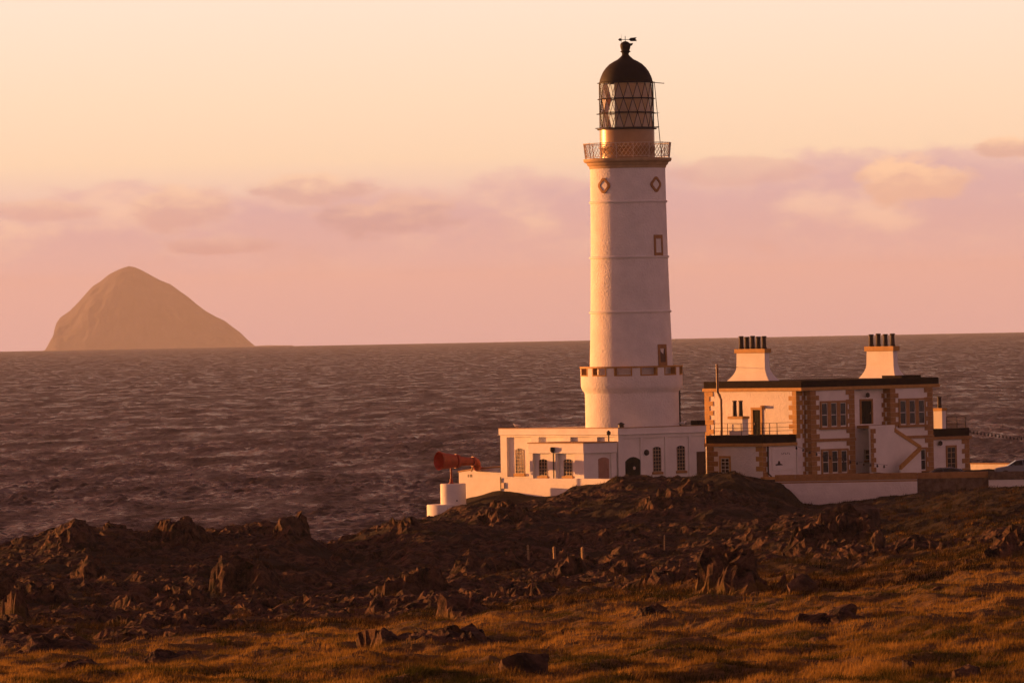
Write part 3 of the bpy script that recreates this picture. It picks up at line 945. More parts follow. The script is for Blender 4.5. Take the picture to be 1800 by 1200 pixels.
# stay ladder on the seaward right side of the lantern
la = R_(-20)
lx0, lx1 = px2m(49.5), px2m(60)
ld = MB()
for dy in (-0.16, 0.16):
    ld.tube([(lx0, dy - 0.3, zl1 + 0.05), (lx1, dy - 0.3, zg)], 0.026, 5)
for k in range(12):
    t = (k + 0.5) / 12
    ld.tube([(lx0 + (lx1 - lx0) * t, -0.46, zl1 + (zg - zl1) * t), (lx0 + (lx1 - lx0) * t, -0.14, zl1 + (zg - zl1) * t)], 0.014, 4)
ld.build("ladder", IRON, lh)
brk = MB()
for y_ in (200, 224):
    brk.tube([(px2m(47), -0.3, tz(y_)), (px2m(57), -0.3, tz(y_))], 0.02, 5)
brk.build("ladder_bracket", IRON, lh)
MB().tube([(px2m(47), -0.2, zl1), (px2m(67), -0.3, zl1 - 0.1)], 0.03, 5).build("davit_rod", IRON, lh)
MB().tube([(-px2m(47), -0.2, zl1), (-px2m(51), -0.3, zl1)], 0.03, 5).build("davit_rod", IRON, lh)


def on_shaft(px, py, D=TD):
    """angle and height on the shaft for a pixel"""
    z = at(px, py, D).z - tbase.z
    x = at(px, py, D - 2).x - tbase.x
    r = rsh(z)
    a = math.asin(max(-1, min(1, x / r)))
    return a - math.pi / 2, z, r


def shaft_frame(px, py, w, h, name, outline, inner, sub, border):
    """a framed opening lying on the shaft; outline is a closed profile in unit w x h"""
    a, z, r = on_shaft(px, py)
    rr = r
    ob = []
    o = MB()
    n = len(outline)
    vs = []
    for sc_, rad in ((1.0, 0.0), (1.0, 0.07), (border, 0.07), (border, 0.01)):
        for (p, q) in outline:
            aa = a + p * w * sc_ / r
            z_ = z + q * h * sc_
            R2 = rsh(z_) + rad
            vs.append((R2 * math.cos(aa), R2 * math.sin(aa), z_))
    fs = []
    for i in range(3):
        for k in range(n):
            k2 = (k + 1) % n
            fs.append((i * n + k, i * n + k2, (i + 1) * n + k2, (i + 1) * n + k))
    o.add(vs, fs)
    w_ = o.build(name, OCHRE2, lh)
    vs = [(((rsh(z + q * h) + 0.015) * math.cos(a + p * w * border / r)), ((rsh(z + q * h) + 0.015) * math.sin(a + p * w * border / r)), z + q * h * border) for p, q in outline]
    MB().add(vs, [tuple(range(n))]).build(sub, inner, w_)
    return w_


quat = []
for k in range(32):
    t = 2 * math.pi * k / 32
    e = 0.5 * (1 + 0.10 * math.cos(4 * t))
    quat.append((math.cos(t) * e, math.sin(t) * e))
rect = [(-0.5, -0.5), (0.5, -0.5), (0.5, 0.5), (-0.5, 0.5)]
shaft_frame(1061.5, 327.5, 1.10, 1.12, "lozenge_window", quat, WHITE_SM, "blind_panel", 0.62)
shaft_frame(1153, 325, 1.10, 1.12, "lozenge_window", quat, WHITE_SM, "blind_panel", 0.62)
shaft_frame(1157.5, 432, 1.0, 1.68, "blind_window", rect, WHITE_SM, "blind_panel", 0.66)
shaft_frame(1164.5, 624, 1.0, 1.72, "doorway", rect, DOORB, "door_leaf", 0.62)
a = R_(-90 + 84)
MB().tube([(px2m(84.2) * math.cos(a), px2m(84.2) * math.sin(a), tz(686)), (px2m(84.2) * math.cos(a), px2m(84.2) * math.sin(a), tz(752))], 0.07, 6).build("downpipe", IRON, lh)

# ------------------------------------------------------------------ low engine house round the tower foot
F = Frame(1088, 838, 528.0)
eh = empty("engine_house", F.o, ROT, "white flat-roofed single-storey building round the foot of the lighthouse tower", "building")
vE = F.onL(880, 800)[0]
uE = F.onR(1240, 800)[0]
zt = F.onR(1090, 752.5)[1]; zp = F.onR(1090, 763.5)[1]
zl = F.onL(930, 840)[1]
RC = 0.22
m = MB()
m.box(RC, uE, RC * 0.5, vE, -1.0, zp - 0.02)
m.build("wall", WHITE_SM, eh)


def zL(y, px=930, u=0.0): return F.onL(px, y, u)[1]


def zR(y, px=1160): return F.onR(px, y)[1]


# proud plinth, frieze and pilasters frame sunk panels on the sunlit face
pil = [(vE, F.onL(891, 800)[0]), (F.onL(934, 800)[0], F.onL(947, 800)[0]), (F.onL(990, 800)[0], F.onL(1003, 800)[0]), (F.onL(1040, 800)[0], F.onL(1050, 800)[0]), (F.onL(1080, 800)[0], 0.0)]
zpl, zfr = zL(838), zL(768)
faceL(MB(), 0, 0.0, vE, -1.0, zpl, 0.0, RC - 0.003).build("plinth", WHITE_SM, eh)
faceL(MB(), 0, 0.0, vE, zfr, zp - 0.021, 0.0, RC - 0.003).build("frieze", WHITE_SM, eh)
for b0, b1 in pil:
    faceL(MB(), 0, b1, b0, zpl + 0.002, zfr - 0.002, 0.0, RC - 0.003).build("pilaster", WHITE_SM, eh)
for c0, c1 in ((1088, 1096), (1126.5, 1130.5), (1169.5, 1173.5), (1211.5, 1215.5)):
    u0, u1 = F.onR(c0, 800)[0], F.onR(c1, 800)[0]
    faceR(MB(), 0, max(u0, RC), u1, -1.0, zR(768) - 0.004, 0.0, RC * 0.5 - 0.003).build("pilaster", WHITE_SM, eh)
faceR(MB(), 0, RC, uE, zR(768), zp - 0.021, 0.0, RC * 0.5 - 0.003).build("frieze", WHITE_SM, eh)
# parapet with a ledge, felt roof
m = MB()
pw = 0.45
m.box(-0.10, uE + 0.05, -0.10, pw, zp, zt); m.box(-0.10, pw, pw + 0.001, vE + 0.08, zp, zt)
m.box(pw + 0.001, uE + 0.05, vE - pw, vE + 0.08, zp, zt - 0.004); m.box(uE - pw, uE + 0.05, pw + 0.001, vE - pw - 0.001, zp, zt - 0.003)
m.build("parapet", WHITE_SM, eh, bevel=0.02)
m = MB(); m.box(-0.17, uE + 0.12, -0.17, vE + 0.15, zp - 0.018, zp - 0.002); m.build("ledge", WHITE_SM, eh)
m = MB(); m.box(pw + 0.002, uE - pw - 0.002, pw + 0.002, vE - pw - 0.002, zp, zt - 0.12); m.build("roof", ROOFF, eh)
m = MB(); m.box(-0.13, uE + 0.08, -0.13, 0.32, zt + 0.002, zt + 0.05); m.box(-0.13, 0.32, 0.321, vE + 0.10, zt + 0.002, zt + 0.05); m.build("coping", OCHRE2, eh)
# windows and doors
v0, z0 = F.onL(906.5, 832, RC); v1, z1 = F.onL(921.5, 787.5, RC)
window_part(eh, 'L', RC, v0, v1, z0, z1, (3, 7), 0.12, FRAMEB, OCHRE)
for c0, c1, y0, y1 in ((1148, 1161.5, 829, 784.5), (1190, 1203.5, 827, 782.5)):
    u0, z0 = F.onR(c0, y0, RC * .5); u1, z1 = F.onR(c1, y1, RC * .5)
    window_part(eh, 'R', RC * .5 - 0.003, u0, u1, z0, z1, (3, 7), 0.12, FRAMEB, OCHRE2)
u0, z0 = F.onR(1099.5, 838, RC * .5); u1, z1 = F.onR(1129, 802, RC * .5)
gd = door_part(eh, 'R', RC * .5 - 0.003, u0, u1 - 0.15, z0 - 0.1, z1, DOORG, 0.35, False)
MB().lathe([(0.0, -0.02), (0.13, -0.02), (0.13, 0.02), (0.0, 0.02)], 12).build("door_plate", IRON_W, gd).matrix_local = Matrix.Translation(((u0 + u1) / 2, RC * .5 - 0.05, (z0 + z1) / 2 - 0.1)) @ Matrix.Rotation(R_(90), 4, 'X')
u0, z0 = F.onR(1225, 832, RC * .5); u1, z1 = F.onR(1239.5, 793, RC * .5)
door_part(eh, 'R', RC * .5 - 0.003, u0, u1, z0 - 0.2, z1, DOORB)
u, z = F.onR(1137, 795)
lm = MB().lathe([(0.0, 0.0), (0.20, 0.0), (0.24, 0.06), (0.22, 0.16), (0.12, 0.24), (0.0, 0.26)], 16)
lo_ = lm.build("bulkhead_lamp", IRON, eh, True); lo_.matrix_local = Matrix.Translation((u, RC * .5, z)) @ Matrix.Rotation(R_(90), 4, 'X')
u, z = F.onR(1227, 764)
MB().box(u, uE + 0.03, -0.02, 0.8, zt + 0.051, zt + 0.40).build("roof_box", SLATE, eh)
cd = MB().lathe([(0.22, zt - 0.05), (0.22, zt + 0.25), (0.30, zt + 0.30), (0.05, zt + 0.45)], 10, cx=1.2, cy=0.9); cd.build("roof_vent", IRON, eh, True)

# ------------------------------------------------------------------ annex in front of the sunlit face
pA = -F.onR(1026, 800, 0.04)[0]
an = empty("annex", F.o, ROT, "small flat-roofed white annex with two arched windows on its sunlit side", "building")
vA = F.onL(931, 800, -pA)[0]
zta = F.onL(990, 779, -pA)[1]; zpa = F.onL(990, 796, -pA)[1]; zga = F.onL(990, 841, -pA)[1]
m = MB().box(-pA + RC, -0.19, 0.04 + 0.12, vA, -1.2, zpa - 0.02); m.build("wall", WHITE_SM, an)
pl = [(vA, F.onL(936.5, 810, -pA)[0]), (F.onL(966, 810, -pA)[0], F.onL(979.5, 810, -pA)[0]), (F.onL(1010, 810, -pA)[0], 0.04)]
for b0, b1 in pl:
    faceL(MB(), -pA, b1, b0, zga + 0.002, zpa - 0.021, 0.0, RC - 0.003).build("pilaster", WHITE_SM, an)
faceL(MB(), -pA, 0.04, vA, -1.2, zga, 0.0, RC - 0.003).build("plinth", WHITE_SM, an)
for u0, u1 in ((-pA + RC, -pA + 0.75), (-0.75, -0.19)):
    faceR(MB(), 0.04, u0, u1, -1.2, zpa - 0.021, 0.0, 0.117).build("pilaster", WHITE_SM, an)
m = MB().box(-pA - 0.08, -0.185, -0.03, vA + 0.06, zpa, zta); m.build("parapet", WHITE_SM, an, bevel=0.02)
m = MB().box(-pA - 0.14, -0.186, -0.09, vA + 0.12, zta + 0.002, zta + 0.07); m.build("coping", OCHRE2, an)
m = MB().box(-pA - 0.13, -0.187, -0.08, vA + 0.11, zpa - 0.019, zpa - 0.002); m.build("ledge", WHITE_SM, an)
for c0, c1 in ((948, 962), (991.5, 1006)):
    v0, z0 = F.onL(c0, 836, -pA + RC); v1, z1 = F.onL(c1, 806.5, -pA + RC)
    window_part(an, 'L', -pA + RC - 0.003, v0, v1, z0, z1, (3, 5), 0.10, FRAMEB, OCHRE)
u0, z0 = F.onR(1052, 842, 0.16); u1, z1 = F.onR(1070, 803, 0.16)
door_part(an, 'R', 0.157, u0, u1, z0 - 0.1, z1, DOORP, 0.14)
v, zt_ = F.onL(974, 784, -pA); zb_ = F.onL(974, 841, -pA)[1]
m = MB().tube([(-pA - 0.10, v, zt_ - 0.35), (-pA - 0.10, v, zb_)], 0.055, 6); dp = m.build("downpipe", IRON, an)
MB().lathe([(0.07, -0.3), (0.20, -0.1), (0.20, 0.12), (0.05, 0.14)], 8, cx=-pA - 0.2, cy=v).build("hopper_head", IRON, dp).location = (0, 0, zt_ - 0.2)
u, z = F.onR(1077, 769)
MB().lathe([(0.06, zta + 0.07), (0.06, zta + 0.55), (0.16, zta + 0.62), (0.17, zta + 0.80), (0.03, zta + 0.92)], 8, cx=-0.55, cy=0.5).build("roof_vent", IRON, an, True)

# ------------------------------------------------------------------ podium walls below
PO = -pA - 0.35
pd = empty("terrace_wall", F.o, ROT, "white rendered terrace wall below the annex above the dark rocks", "wall")
v0 = F.onL(1085, 845, PO)[0]; v1 = F.onL(880.5, 845, PO)[0]
ztp = F.onL(960, 840.5, PO)[1]
MB().box(PO, PO + 0.36, v0, v1, -4.0, ztp).build("wall_face", WHITE_SM, pd, bevel=0.02)
pipe = MB().tube([(PO - 0.06, v1 - 0.04, F.onL(880, 838, PO)[1]), (PO - 0.06, v1 - 0.04, F.onL(880, 890, PO)[1])], 0.05, 6); pipe.build("downpipe", IRON, pd)
MB().box(PO - 0.12, PO - 0.002, v1 - 0.45, v1 - 0.15, F.onL(884, 858, PO)[1], F.onL(884, 848, PO)[1]).build("meter_box", IRON_W, pd)
P2 = PO + 0.12
f2 = empty("fog_signal_house", F.o, ROT, "low white fog signal house beside the red horn at the seaward end", "building")
va = F.onL(880.5, 830, P2)[0]; vb = F.onL(806.5, 830, P2)[0]
zA = F.onL(879, 821.5, P2)[1]; zM = F.onL(845, 823, P2)[1]; zB = F.onL(806.5, 829.5, P2)[1]; vm = F.onL(845, 823, P2)[0]
BK = 1.6       # the house runs back along the line of sight at its landward end
vk = va + BK * math.tan(THETA) + 0.02


def slab(lo, hi, du, dv):
    """plan of the fog signal house between two heights (hi a list along the front edge)"""
    fr = [(P2 - du, va), (P2 - du, vm), (P2 - du, vb + dv)]
    bk = [(P2 + BK, vk), (P2 + BK, (vk + vb) / 2), (P2 + BK, vb + dv)]
    pts = [(u_, v_, lo[k]) for k, (u_, v_) in enumerate(fr)] + [(u_, v_, lo[k]) for k, (u_, v_) in enumerate(bk)]
    pts += [(u_, v_, hi[k]) for k, (u_, v_) in enumerate(fr)] + [(u_, v_, hi[k]) for k, (u_, v_) in enumerate(bk)]
    return MB().add(pts, [(0, 1, 4, 3), (1, 2, 5, 4), (9, 10, 7, 6), (10, 11, 8, 7), (0, 6, 7, 1), (1, 7, 8, 2), (2, 8, 11, 5), (5, 11, 10, 4), (4, 10, 9, 3), (3, 9, 6, 0)])


slab([-5.5] * 3, [zA, zM, zB], 0.0, 0.0).build("wall", WHITE_SM, f2)
slab([zA + 0.003, zM + 0.003, zB + 0.003], [zA + 0.08, zM + 0.08, zB + 0.08], 0.07, 0.06).build("coping", OCHRE, f2)
zled = F.onL(845, 840, P2)[1]
MB().box(P2 - 0.04, P2 - 0.002, va, vm + 0.3, zled - 0.05, zled + 0.03).build("string_course", WHITE_SM, f2)
for c in (823, 826.5, 829):
    v, z = F.onL(c, 836, P2)
    faceL(MB(), P2, v - 0.07, v + 0.05, z - 0.10, z + 0.12, 0.012, 0.0).build("vent_slot", IRON, f2)

# ------------------------------------------------------------------ fog horn on its drum
FD = 530.7
sF = FPX / FD
c1 = at(797, 885, FD)
drum = empty("horn_platform", (c1.x, c1.y, c1.z), 0, "round stepped white drum carrying the red fog horn", "platform")
zt1 = at(797, 849.5, FD).z - c1.z; zt2 = at(787, 886, FD).z - c1.z
MB().lathe([(22.6 / sF, -1.5), (22.3 / sF, zt1 - 0.05), (21.8 / sF, zt1)], 40).build("upper_drum", WHITE_SM, drum, True)
MB().lathe([(37 / sF, -4.0), (36.8 / sF, zt2 - 0.06), (36 / sF, zt2)], 48, cx=-10 / sF, cy=0.3).build("lower_drum", WHITE_SM, drum, True)
MB().lathe([(0.0, -0.01), (0.06, -0.01), (0.06, 0.01), (0.0, 0.01)], 8).build("drain_hole", IRON, drum).matrix_local = Matrix.Translation((6.5 / sF, -0.965, at(803, 879, FD).z - c1.z)) @ Matrix.Rotation(R_(90), 4, 'X')
ph = at(794, 849, FD)
horn = empty("fog_horn", (c1.x - 3 / sF, c1.y, c1.z + zt1), 0, "rust-red trumpet fog horn pointing out to sea", "fog horn")
zax = at(790, 809.5, FD).z - ph.z
ddir = Vector((-0.83, -0.55, 0.045)).normalized()
org = Vector((0, 0, zax))
prof = [(-46, 7.6), (-30, 8.2), (-15, 10.0), (-14.8, 12.8), (-12, 13.4), (-9, 13.4), (-8.8, 12.2), (0, 13.2), (10, 14.6), (17, 15.8), (21, 16.8), (24, 17.6), (25.2, 17.4), (24.4, 16.6), (16, 14.6), (0, 11.6), (-8, 9.6)]
hm = MB().lathe([(r * 0.94 / sF, t * 1.02 / sF) for t, r in prof], 28, close=False)
ho = hm.build("trumpet", RED, horn, True)
ho.matrix_local = Matrix.Translation(org) @ ddir.to_track_quat('Z', 'Y').to_matrix().to_4x4()
back = org - ddir * (45.5 / sF)
el = [back + Vector((0.02, 0, 0)), back + Vector((0.11, 0.12, -0.01)), back + Vector((0.22, 0.26, -0.08)), back + Vector((0.29, 0.40, -0.22)), back + Vector((0.33, 0.62, -0.40)), back + Vector((0.36, 1.1, -0.50)), back + Vector((0.38, 2.4, -0.52))]
MB().tube(el, [0.31, 0.36, 0.37, 0.36, 0.33, 0.31, 0.31], 14).build("elbow_pipe", RED, horn, True)
MB().lathe([(0.34, -0.06), (0.40, -0.05), (0.40, 0.05), (0.34, 0.06)], 18, close=False).build("flange", RED, horn).matrix_local = Matrix.Translation(back + Vector((0.02, 0, 0))) @ ddir.to_track_quat('Z', 'Y').to_matrix().to_4x4()
m = MB().tube([(0, 0, 0.0), (0, 0, zax - 0.42)], 0.075, 8).lathe([(0.22, 0.0), (0.22, 0.06), (0.14, 0.10), (0.12, 0.35), (0.09, 0.38)], 12)
m.build("pedestal", RED, horn)
MB().box(-0.16, 0.10, -0.09, 0.09, zax - 0.5, zax - 0.36).build("saddle", RED, horn)
mm = MB().tube([back + Vector((0.02, 0.06, -0.30)), back + Vector((-0.10, 0.5, -0.75))], 0.07, 6); mm.build("stay_bracket", FRAMEB, horn)

# ------------------------------------------------------------------ keepers' house
HD = 535.5
H = Frame(1402, 838, HD)
kh = empty("keepers_house", H.o, ROT, "two-storey white keepers' house with ochre quoins and dark flat roof edge", "house")
uH = H.onR(1640, 760)[0]; vH = H.onL(1240, 760)[0]
zcr = H.onR(1402, 681)[1]; zr_ = H.onR(1402, 669)[1]; zcb = H.onR(1402, 687)[1]
zstr = H.onR(1460, 772.5)[1]
BP = 0.6
m = MB().box(0, uH, 0, vH, -1.4, zcb); m.build("wall", WHITE, kh)
b1u = (H.onR(1426, 760, -BP)[0], H.onR(1502.5, 760, -BP)[0]); b2u = (H.onR(1566, 760, -BP)[0], H.onR(1640, 760, -BP)[0])
for (q0, q1) in (b1u, b2u):
    MB().box(q0, q1, -BP, -0.002, -1.4, zcb - 0.004).build("bay", WHITE_SM, kh)
m = MB().box(-0.14, uH + 0.14, -BP - 0.14, vH + 0.14, zcb + 0.002, zcr); m.build("cornice", OCHRE, kh, bevel=0.02)
m = MB().box(-0.06, uH + 0.06, -BP - 0.08, vH + 0.06, zcr + 0.003, zr_); m.build("roof_edge", SLATE, kh, bevel=0.02)
uo = H.onR(1590, 664)[0]
MB().box(uo, uo + 2.2, 0.3, 2.5, zr_ + 0.002, zr_ + 0.20).build("roof_hatch", SLATE, kh)
# string course between storeys, on the two bays
for (q0, q1) in (b1u, b2u):
    MB().box(q0 - 0.05, q1 + 0.05, -BP - 0.09, -BP - 0.002, zstr - 0.11, zstr + 0.11).build("string_course", OCHRE2, kh)
QH = 0.38
qmesh = {}


def quoins(parent, side, off, a, dirn, z0, z1, start=0, long=0.72, short=0.42, m_=OCHRE, hgt=QH):
    """alternating long and short corner stones up one edge of a face"""
    n = int(round((z1 - z0) / hgt)); hh = (z1 - z0) / n
    for k in range(n):
        ln = long if (k + start) % 2 == 0 else short
        key = (side, round(ln, 3), round(hh, 4), m_.name, dirn)
        if key not in qmesh:
            q = MB()
            x0, x1 = (0.0, ln * dirn)
            if side == 'R': q.box(x0, x1, -0.045, 0.004, 0.006, hh - 0.006)
            else: q.box(-0.045, 0.004, x0, x1, 0.006, hh - 0.006)
            qmesh[key] = q.mesh("quoin_stone", m_)
        loc = (a, off, z0 + k * hh) if side == 'R' else (off, a, z0 + k * hh)
        share("quoin_stone", qmesh[key], parent, loc)


zq0, zq1 = -0.3, zcb - 0.01
zw = H.onR(1402, 770)[1]
quoins(kh, 'L', 0.0, -0.044, 1, zw, zq1, 0, 0.85, 0.45)            # sunlit front corner
quoins(kh, 'R', 0.0, 0.003, 1, zw, zq1, 1, 0.70, 0.36)
quoins(kh, 'L', 0.0, vH, -1, zw - 0.4, zq1, 0, 0.95, 0.55)         # far sunlit corner
for (q0, q1) in (b1u, b2u):
    quoins(kh, 'R', -BP, q0 - 0.044, 1, zq0, zstr - 0.12, 0, 0.95, 0.60, OCHRE2)
    quoins(kh, 'R', -BP, q1, -1, zq0, zstr - 0.12, 1, 0.95, 0.60, OCHRE2)
    quoins(kh, 'R', -BP, q0 - 0.044, 1, zstr + 0.12, zq1, 0, 0.95, 0.60, OCHRE2)
    quoins(kh, 'R', -BP, q1, -1, zstr + 0.12, zq1, 1, 0.95, 0.60, OCHRE2)
    quoins(kh, 'L', q0, -BP + 0.003, 1, zq0, zq1, 0, 0.58, 0.36, OCHRE2)
    # where the bay joins the wall
    quoins(kh, 'R', 0.0, q0 - 0.05, -1, zq0, zq1, 1, 0.34, 0.14, OCHRE2)


def triple_window(c0, c1, y0, y1):
    """three narrow sashes between stone mullions: one window part"""
    u0, z0 = H.onR(c0, y0, -BP); u1, z1 = H.onR(c1, y1, -BP)
    w = MB().box(u0, u1, -BP - 0.012, -BP - 0.002, z0, z1).build("window", GLASSD, kh)
    W_ = u1 - u0
    mw = W_ * 0.14; lw = (W_ - 2 * mw) / 3
    bd = 0.16
    for q in ((u0 - bd, u0 - 0.003, z0 - 0.02, z1 + bd), (u1 + 0.003, u1 + bd, z0 - 0.02, z1 + bd), (u0 - 0.002, u1 + 0.002, z1 + 0.003, z1 + bd)):
        MB().box(q[0], q[1], -BP - 0.10, -BP - 0.002, q[2], q[3]).build("surround_stone", OCHRE2, w, bevel=0.01)
    MB().box(u0 - bd - 0.1, u1 + bd + 0.1, -BP - 0.17, -BP - 0.002, z0 - 0.20, z0 - 0.022).build("sill", OCHRE2, w, bevel=0.01)
    for k in (1, 2):
        x = u0 + k * lw + (k - 1) * mw
        MB().box(x, x + mw, -BP - 0.09, -BP - 0.013, z0, z1).build("mullion", OCHRE2, w, bevel=0.01)
    for k in range(3):
        x0 = u0 + k * (lw + mw); x1 = x0 + lw; zc = (z0 + z1) / 2
        f = MB()
        for q in ((x0, x0 + 0.045, z0, z1), (x1 - 0.045, x1, z0, z1), (x0 + 0.045, x1 - 0.045, z0, z0 + 0.09), (x0 + 0.045, x1 - 0.045, z1 - 0.05, z1), (x0 + 0.045, x1 - 0.045, zc - 0.025, zc + 0.025)):
            f.box(q[0], q[1], -BP - 0.05, -BP - 0.013, q[2], q[3])
        f.build("sash", FRAMEW, w)


triple_window(1444, 1486, 750.5, 707)
triple_window(1446, 1488, 832, 791)
triple_window(1582, 1624, 746.5, 702.5)
triple_window(1584, 1626, 828, 789)
# recessed centre: first-floor door, two small windows, lamp
u0, z0 = H.onR(1514, 745); u1, z1 = H.onR(1531, 704)
door_part(kh, 'R', 0.0, u0, u1, z0, z1, DOORG)
for q in ((u0 - 0.16, u0 - 0.004, z0, z1 + 0.15), (u1 + 0.004, u1 + 0.16, z0, z1 + 0.15), (u0 - 0.003, u1 + 0.003, z1 + 0.004, z1 + 0.15)):
    MB().box(q[0], q[1], -0.07, -0.001, q[2], q[3]).build("door_surround", OCHRE2, kh)
u, z = H.onR(1522, 694)
MB().lathe([(0.02, 0.20), (0.15, 0.12), (0.17, -0.12), (0.03, -0.2)], 10, cx=u, cy=-0.22).build("wall_lamp", IRON, kh).location = (0, 0, z)
for c0, c1 in ((1519, 1530), (1545, 1554)):
    u0, z0 = H.onR(c0, 808); u1, z1 = H.onR(c1, 789)
    window_part(kh, 'R', -0.07, u0, u1, z0, z1, (1, 2), 0, FRAMEW, OCHRE2)
# pier between, outside stair with landing
u0 = H.onR(1531, 780, -0.5)[0]; u1 = H.onR(1539, 780, -0.5)[0]
ucol = (H.onR(1530, 780, -0.3)[0], H.onR(1543, 780, -0.3)[0])
st = empty("outside_stair", H.o, ROT, "white dog-leg outside stair with ochre copings up to the upper door", "stair")
SV = -1.9      # the stair's outer parapet plane
la0, zl_ = H.onR(1511, 746.5, -0.3); lb0, _ = H.onR(1574, 746.5, SV)
zland = zl_ - 0.05
MB().box(la0, lb0, SV + 0.2, -BP * 0 - 0.004, zland - 0.22, zland).build("landing", OCHRE2, st)
pa, zpa_ = H.onR(1530, 752, SV); pb, _ = H.onR(1573, 752, SV)
MB().box(pa, pb, SV, SV + 0.18, -0.3, zland - 0.003).build("pier", WHITE_SM, st)
quoins(st, 'R', SV, pa, 1, 0.2, zland - 0.25, 0, 0.55, 0.32, OCHRE2)
q0u, q0z = H.onR(1572, 752, SV); q1u, q1z = H.onR(1619, 783, SV)
th_ = 0.32
MB().prism([(q0u, -0.3), (q1u, -0.3), (q1u, q1z - th_), (q0u + 0.01, q0z - th_)], 'y', SV + 0.01, SV + 0.16).build("flight_wall", WHITE_SM, st)
MB().prism([(q0u + 0.012, q0z - th_ + 0.003), (q1u, q1z - th_ + 0.003), (q1u, q1z), (q0u + 0.012, q0z)], 'y', SV - 0.06, SV + 0.22).build("coping", OCHRE, st)
SV2 = SV - 1.1
r0u, r0z = H.onR(1619, 784, SV2); r1u, r1z = H.onR(1584, 818, SV2)
MB().prism([(r0u, -0.3), (r0u, r0z - th_), (r1u, r1z - th_), (r1u, -0.3)], 'y', SV2 + 0.01, SV2 + 0.16).build("flight_wall", WHITE_SM, st)
MB().prism([(r0u, r0z - th_ + 0.003), (r0u, r0z), (r1u, r1z), (r1u, r1z - th_ + 0.003)], 'y', SV2 - 0.06, SV2 + 0.22).build("coping", OCHRE, st)
for k in range(8):
    t0, t1 = k / 8, (k + 1) / 8
    MB().box(q0u + (q1u - q0u) * t0, q0u + (q1u - q0u) * t1, SV + 0.23, SV + 1.2, -0.2, q0z - 1.0 + (q1z - q0z) * t0).build("step", WHITE_SM, st)
for k in range(8):
    t0, t1 = k / 8, (k + 1) / 8
    MB().box(r0u + (r1u - r0u) * t0, r0u + (r1u - r0u) * t1, SV2 + 0.23, SV - 0.07, -0.2, max(0.0, r0z - 1.1 + (r1z - r0z) * t0)).build("step", WHITE_SM, st)
# small lower porch corner with ochre quoins left of the stair
zp0 = H.onR(1545, 815)[1]
pn0 = H.onR(1519, 812, -0.25)[0]
MB().box(pn0, pn0 + 3.0, -1.3, -1.0, -0.3, H.onR(1530, 820, -1.3)[1]).build("low_wall", OCHRE2, st)

# chimneys: flared white stacks with ochre caps and pots
def chimney(parent, u, v, half_v, half_u, zb_, zsh, zcap0, zcap1, zpot, npots, flare_v=0.62, flare_u=0.5):
    prof = []
    n = 6
    rings = [(half_v + flare_v, half_u + flare_u, zb_)]
    for k in range(1, n + 1):
        t = k / n
        e = (1 - t) ** 1.8
        rings.append((half_v + flare_v * e, half_u + flare_u * e, zb_ + (zsh - zb_) * t))
    rings.append((half_v - 0.03, half_u - 0.02, zcap0))
    vs, fs = [], []
    for hv, hu, z in rings:
        vs += [(u - hu, v - hv, z), (u + hu, v - hv, z), (u + hu, v + hv, z), (u - hu, v + hv, z)]
    for i in range(len(rings) - 1):
        for k in range(4):
            k2 = (k + 1) % 4
            fs.append((4 * i + k, 4 * i + k2, 4 * i + 4 + k2, 4 * i + 4 + k))
    fs += [(3, 2, 1, 0), tuple(4 * (len(rings) - 1) + k for k in range(4))]
    c = MB().add(vs, fs).build("chimney", WHITE_SM, parent)
    MB().box(u - half_u - 0.10, u + half_u + 0.10, v - half_v - 0.12, v + half_v + 0.12, zcap0 + 0.002, zcap1).build("chimney_cap", OCHRE, c, bevel=0.02)
    for k in range(npots):
        vv = v if npots == 1 else v + (half_v - 0.32) * (2 * k / (npots - 1) - 1)
        hgt = zpot - zcap1 + random.uniform(-0.06, 0.06)
        MB().lathe([(0.23, zcap1 + 0.001), (0.23, zcap1 + 0.08), (0.195, zcap1 + 0.12), (0.175, zcap1 + hgt - 0.14), (0.215, zcap1 + hgt - 0.10), (0.215, zcap1 + hgt), (0.15, zcap1 + hgt), (0.10, zcap1 + hgt - 0.3)], 12, cx=u, cy=vv).build("chimney_pot", POT, c, True)
    return c


def chim_from_px(u, c0, c1, yb, ysh, yc0, yc1, yp, npots, hu, **kw):
    v0 = H.onL(c0, yc0, u - hu)[0]; v1 = H.onL(c1, yc0, u - hu)[0]
    z = [H.onL((c0 + c1) / 2, y, u - hu)[1] for y in (yb, ysh, yc0, yc1, yp)]
    return chimney(kh, u, (v0 + v1) / 2, abs(v0 - v1) / 2, hu, z[0], z[1], z[2], z[3], z[4], npots, **kw)


chim_from_px(1.3, 1294, 1344, 669, 645, 620.5, 613, 590.5, 5, 0.27, flare_v=0.75, flare_u=0.35)
chim_from_px(13.2, 1522.5, 1570, 667, 640, 617, 608.5, 586, 4, 0.27, flare_v=0.65, flare_u=0.45)
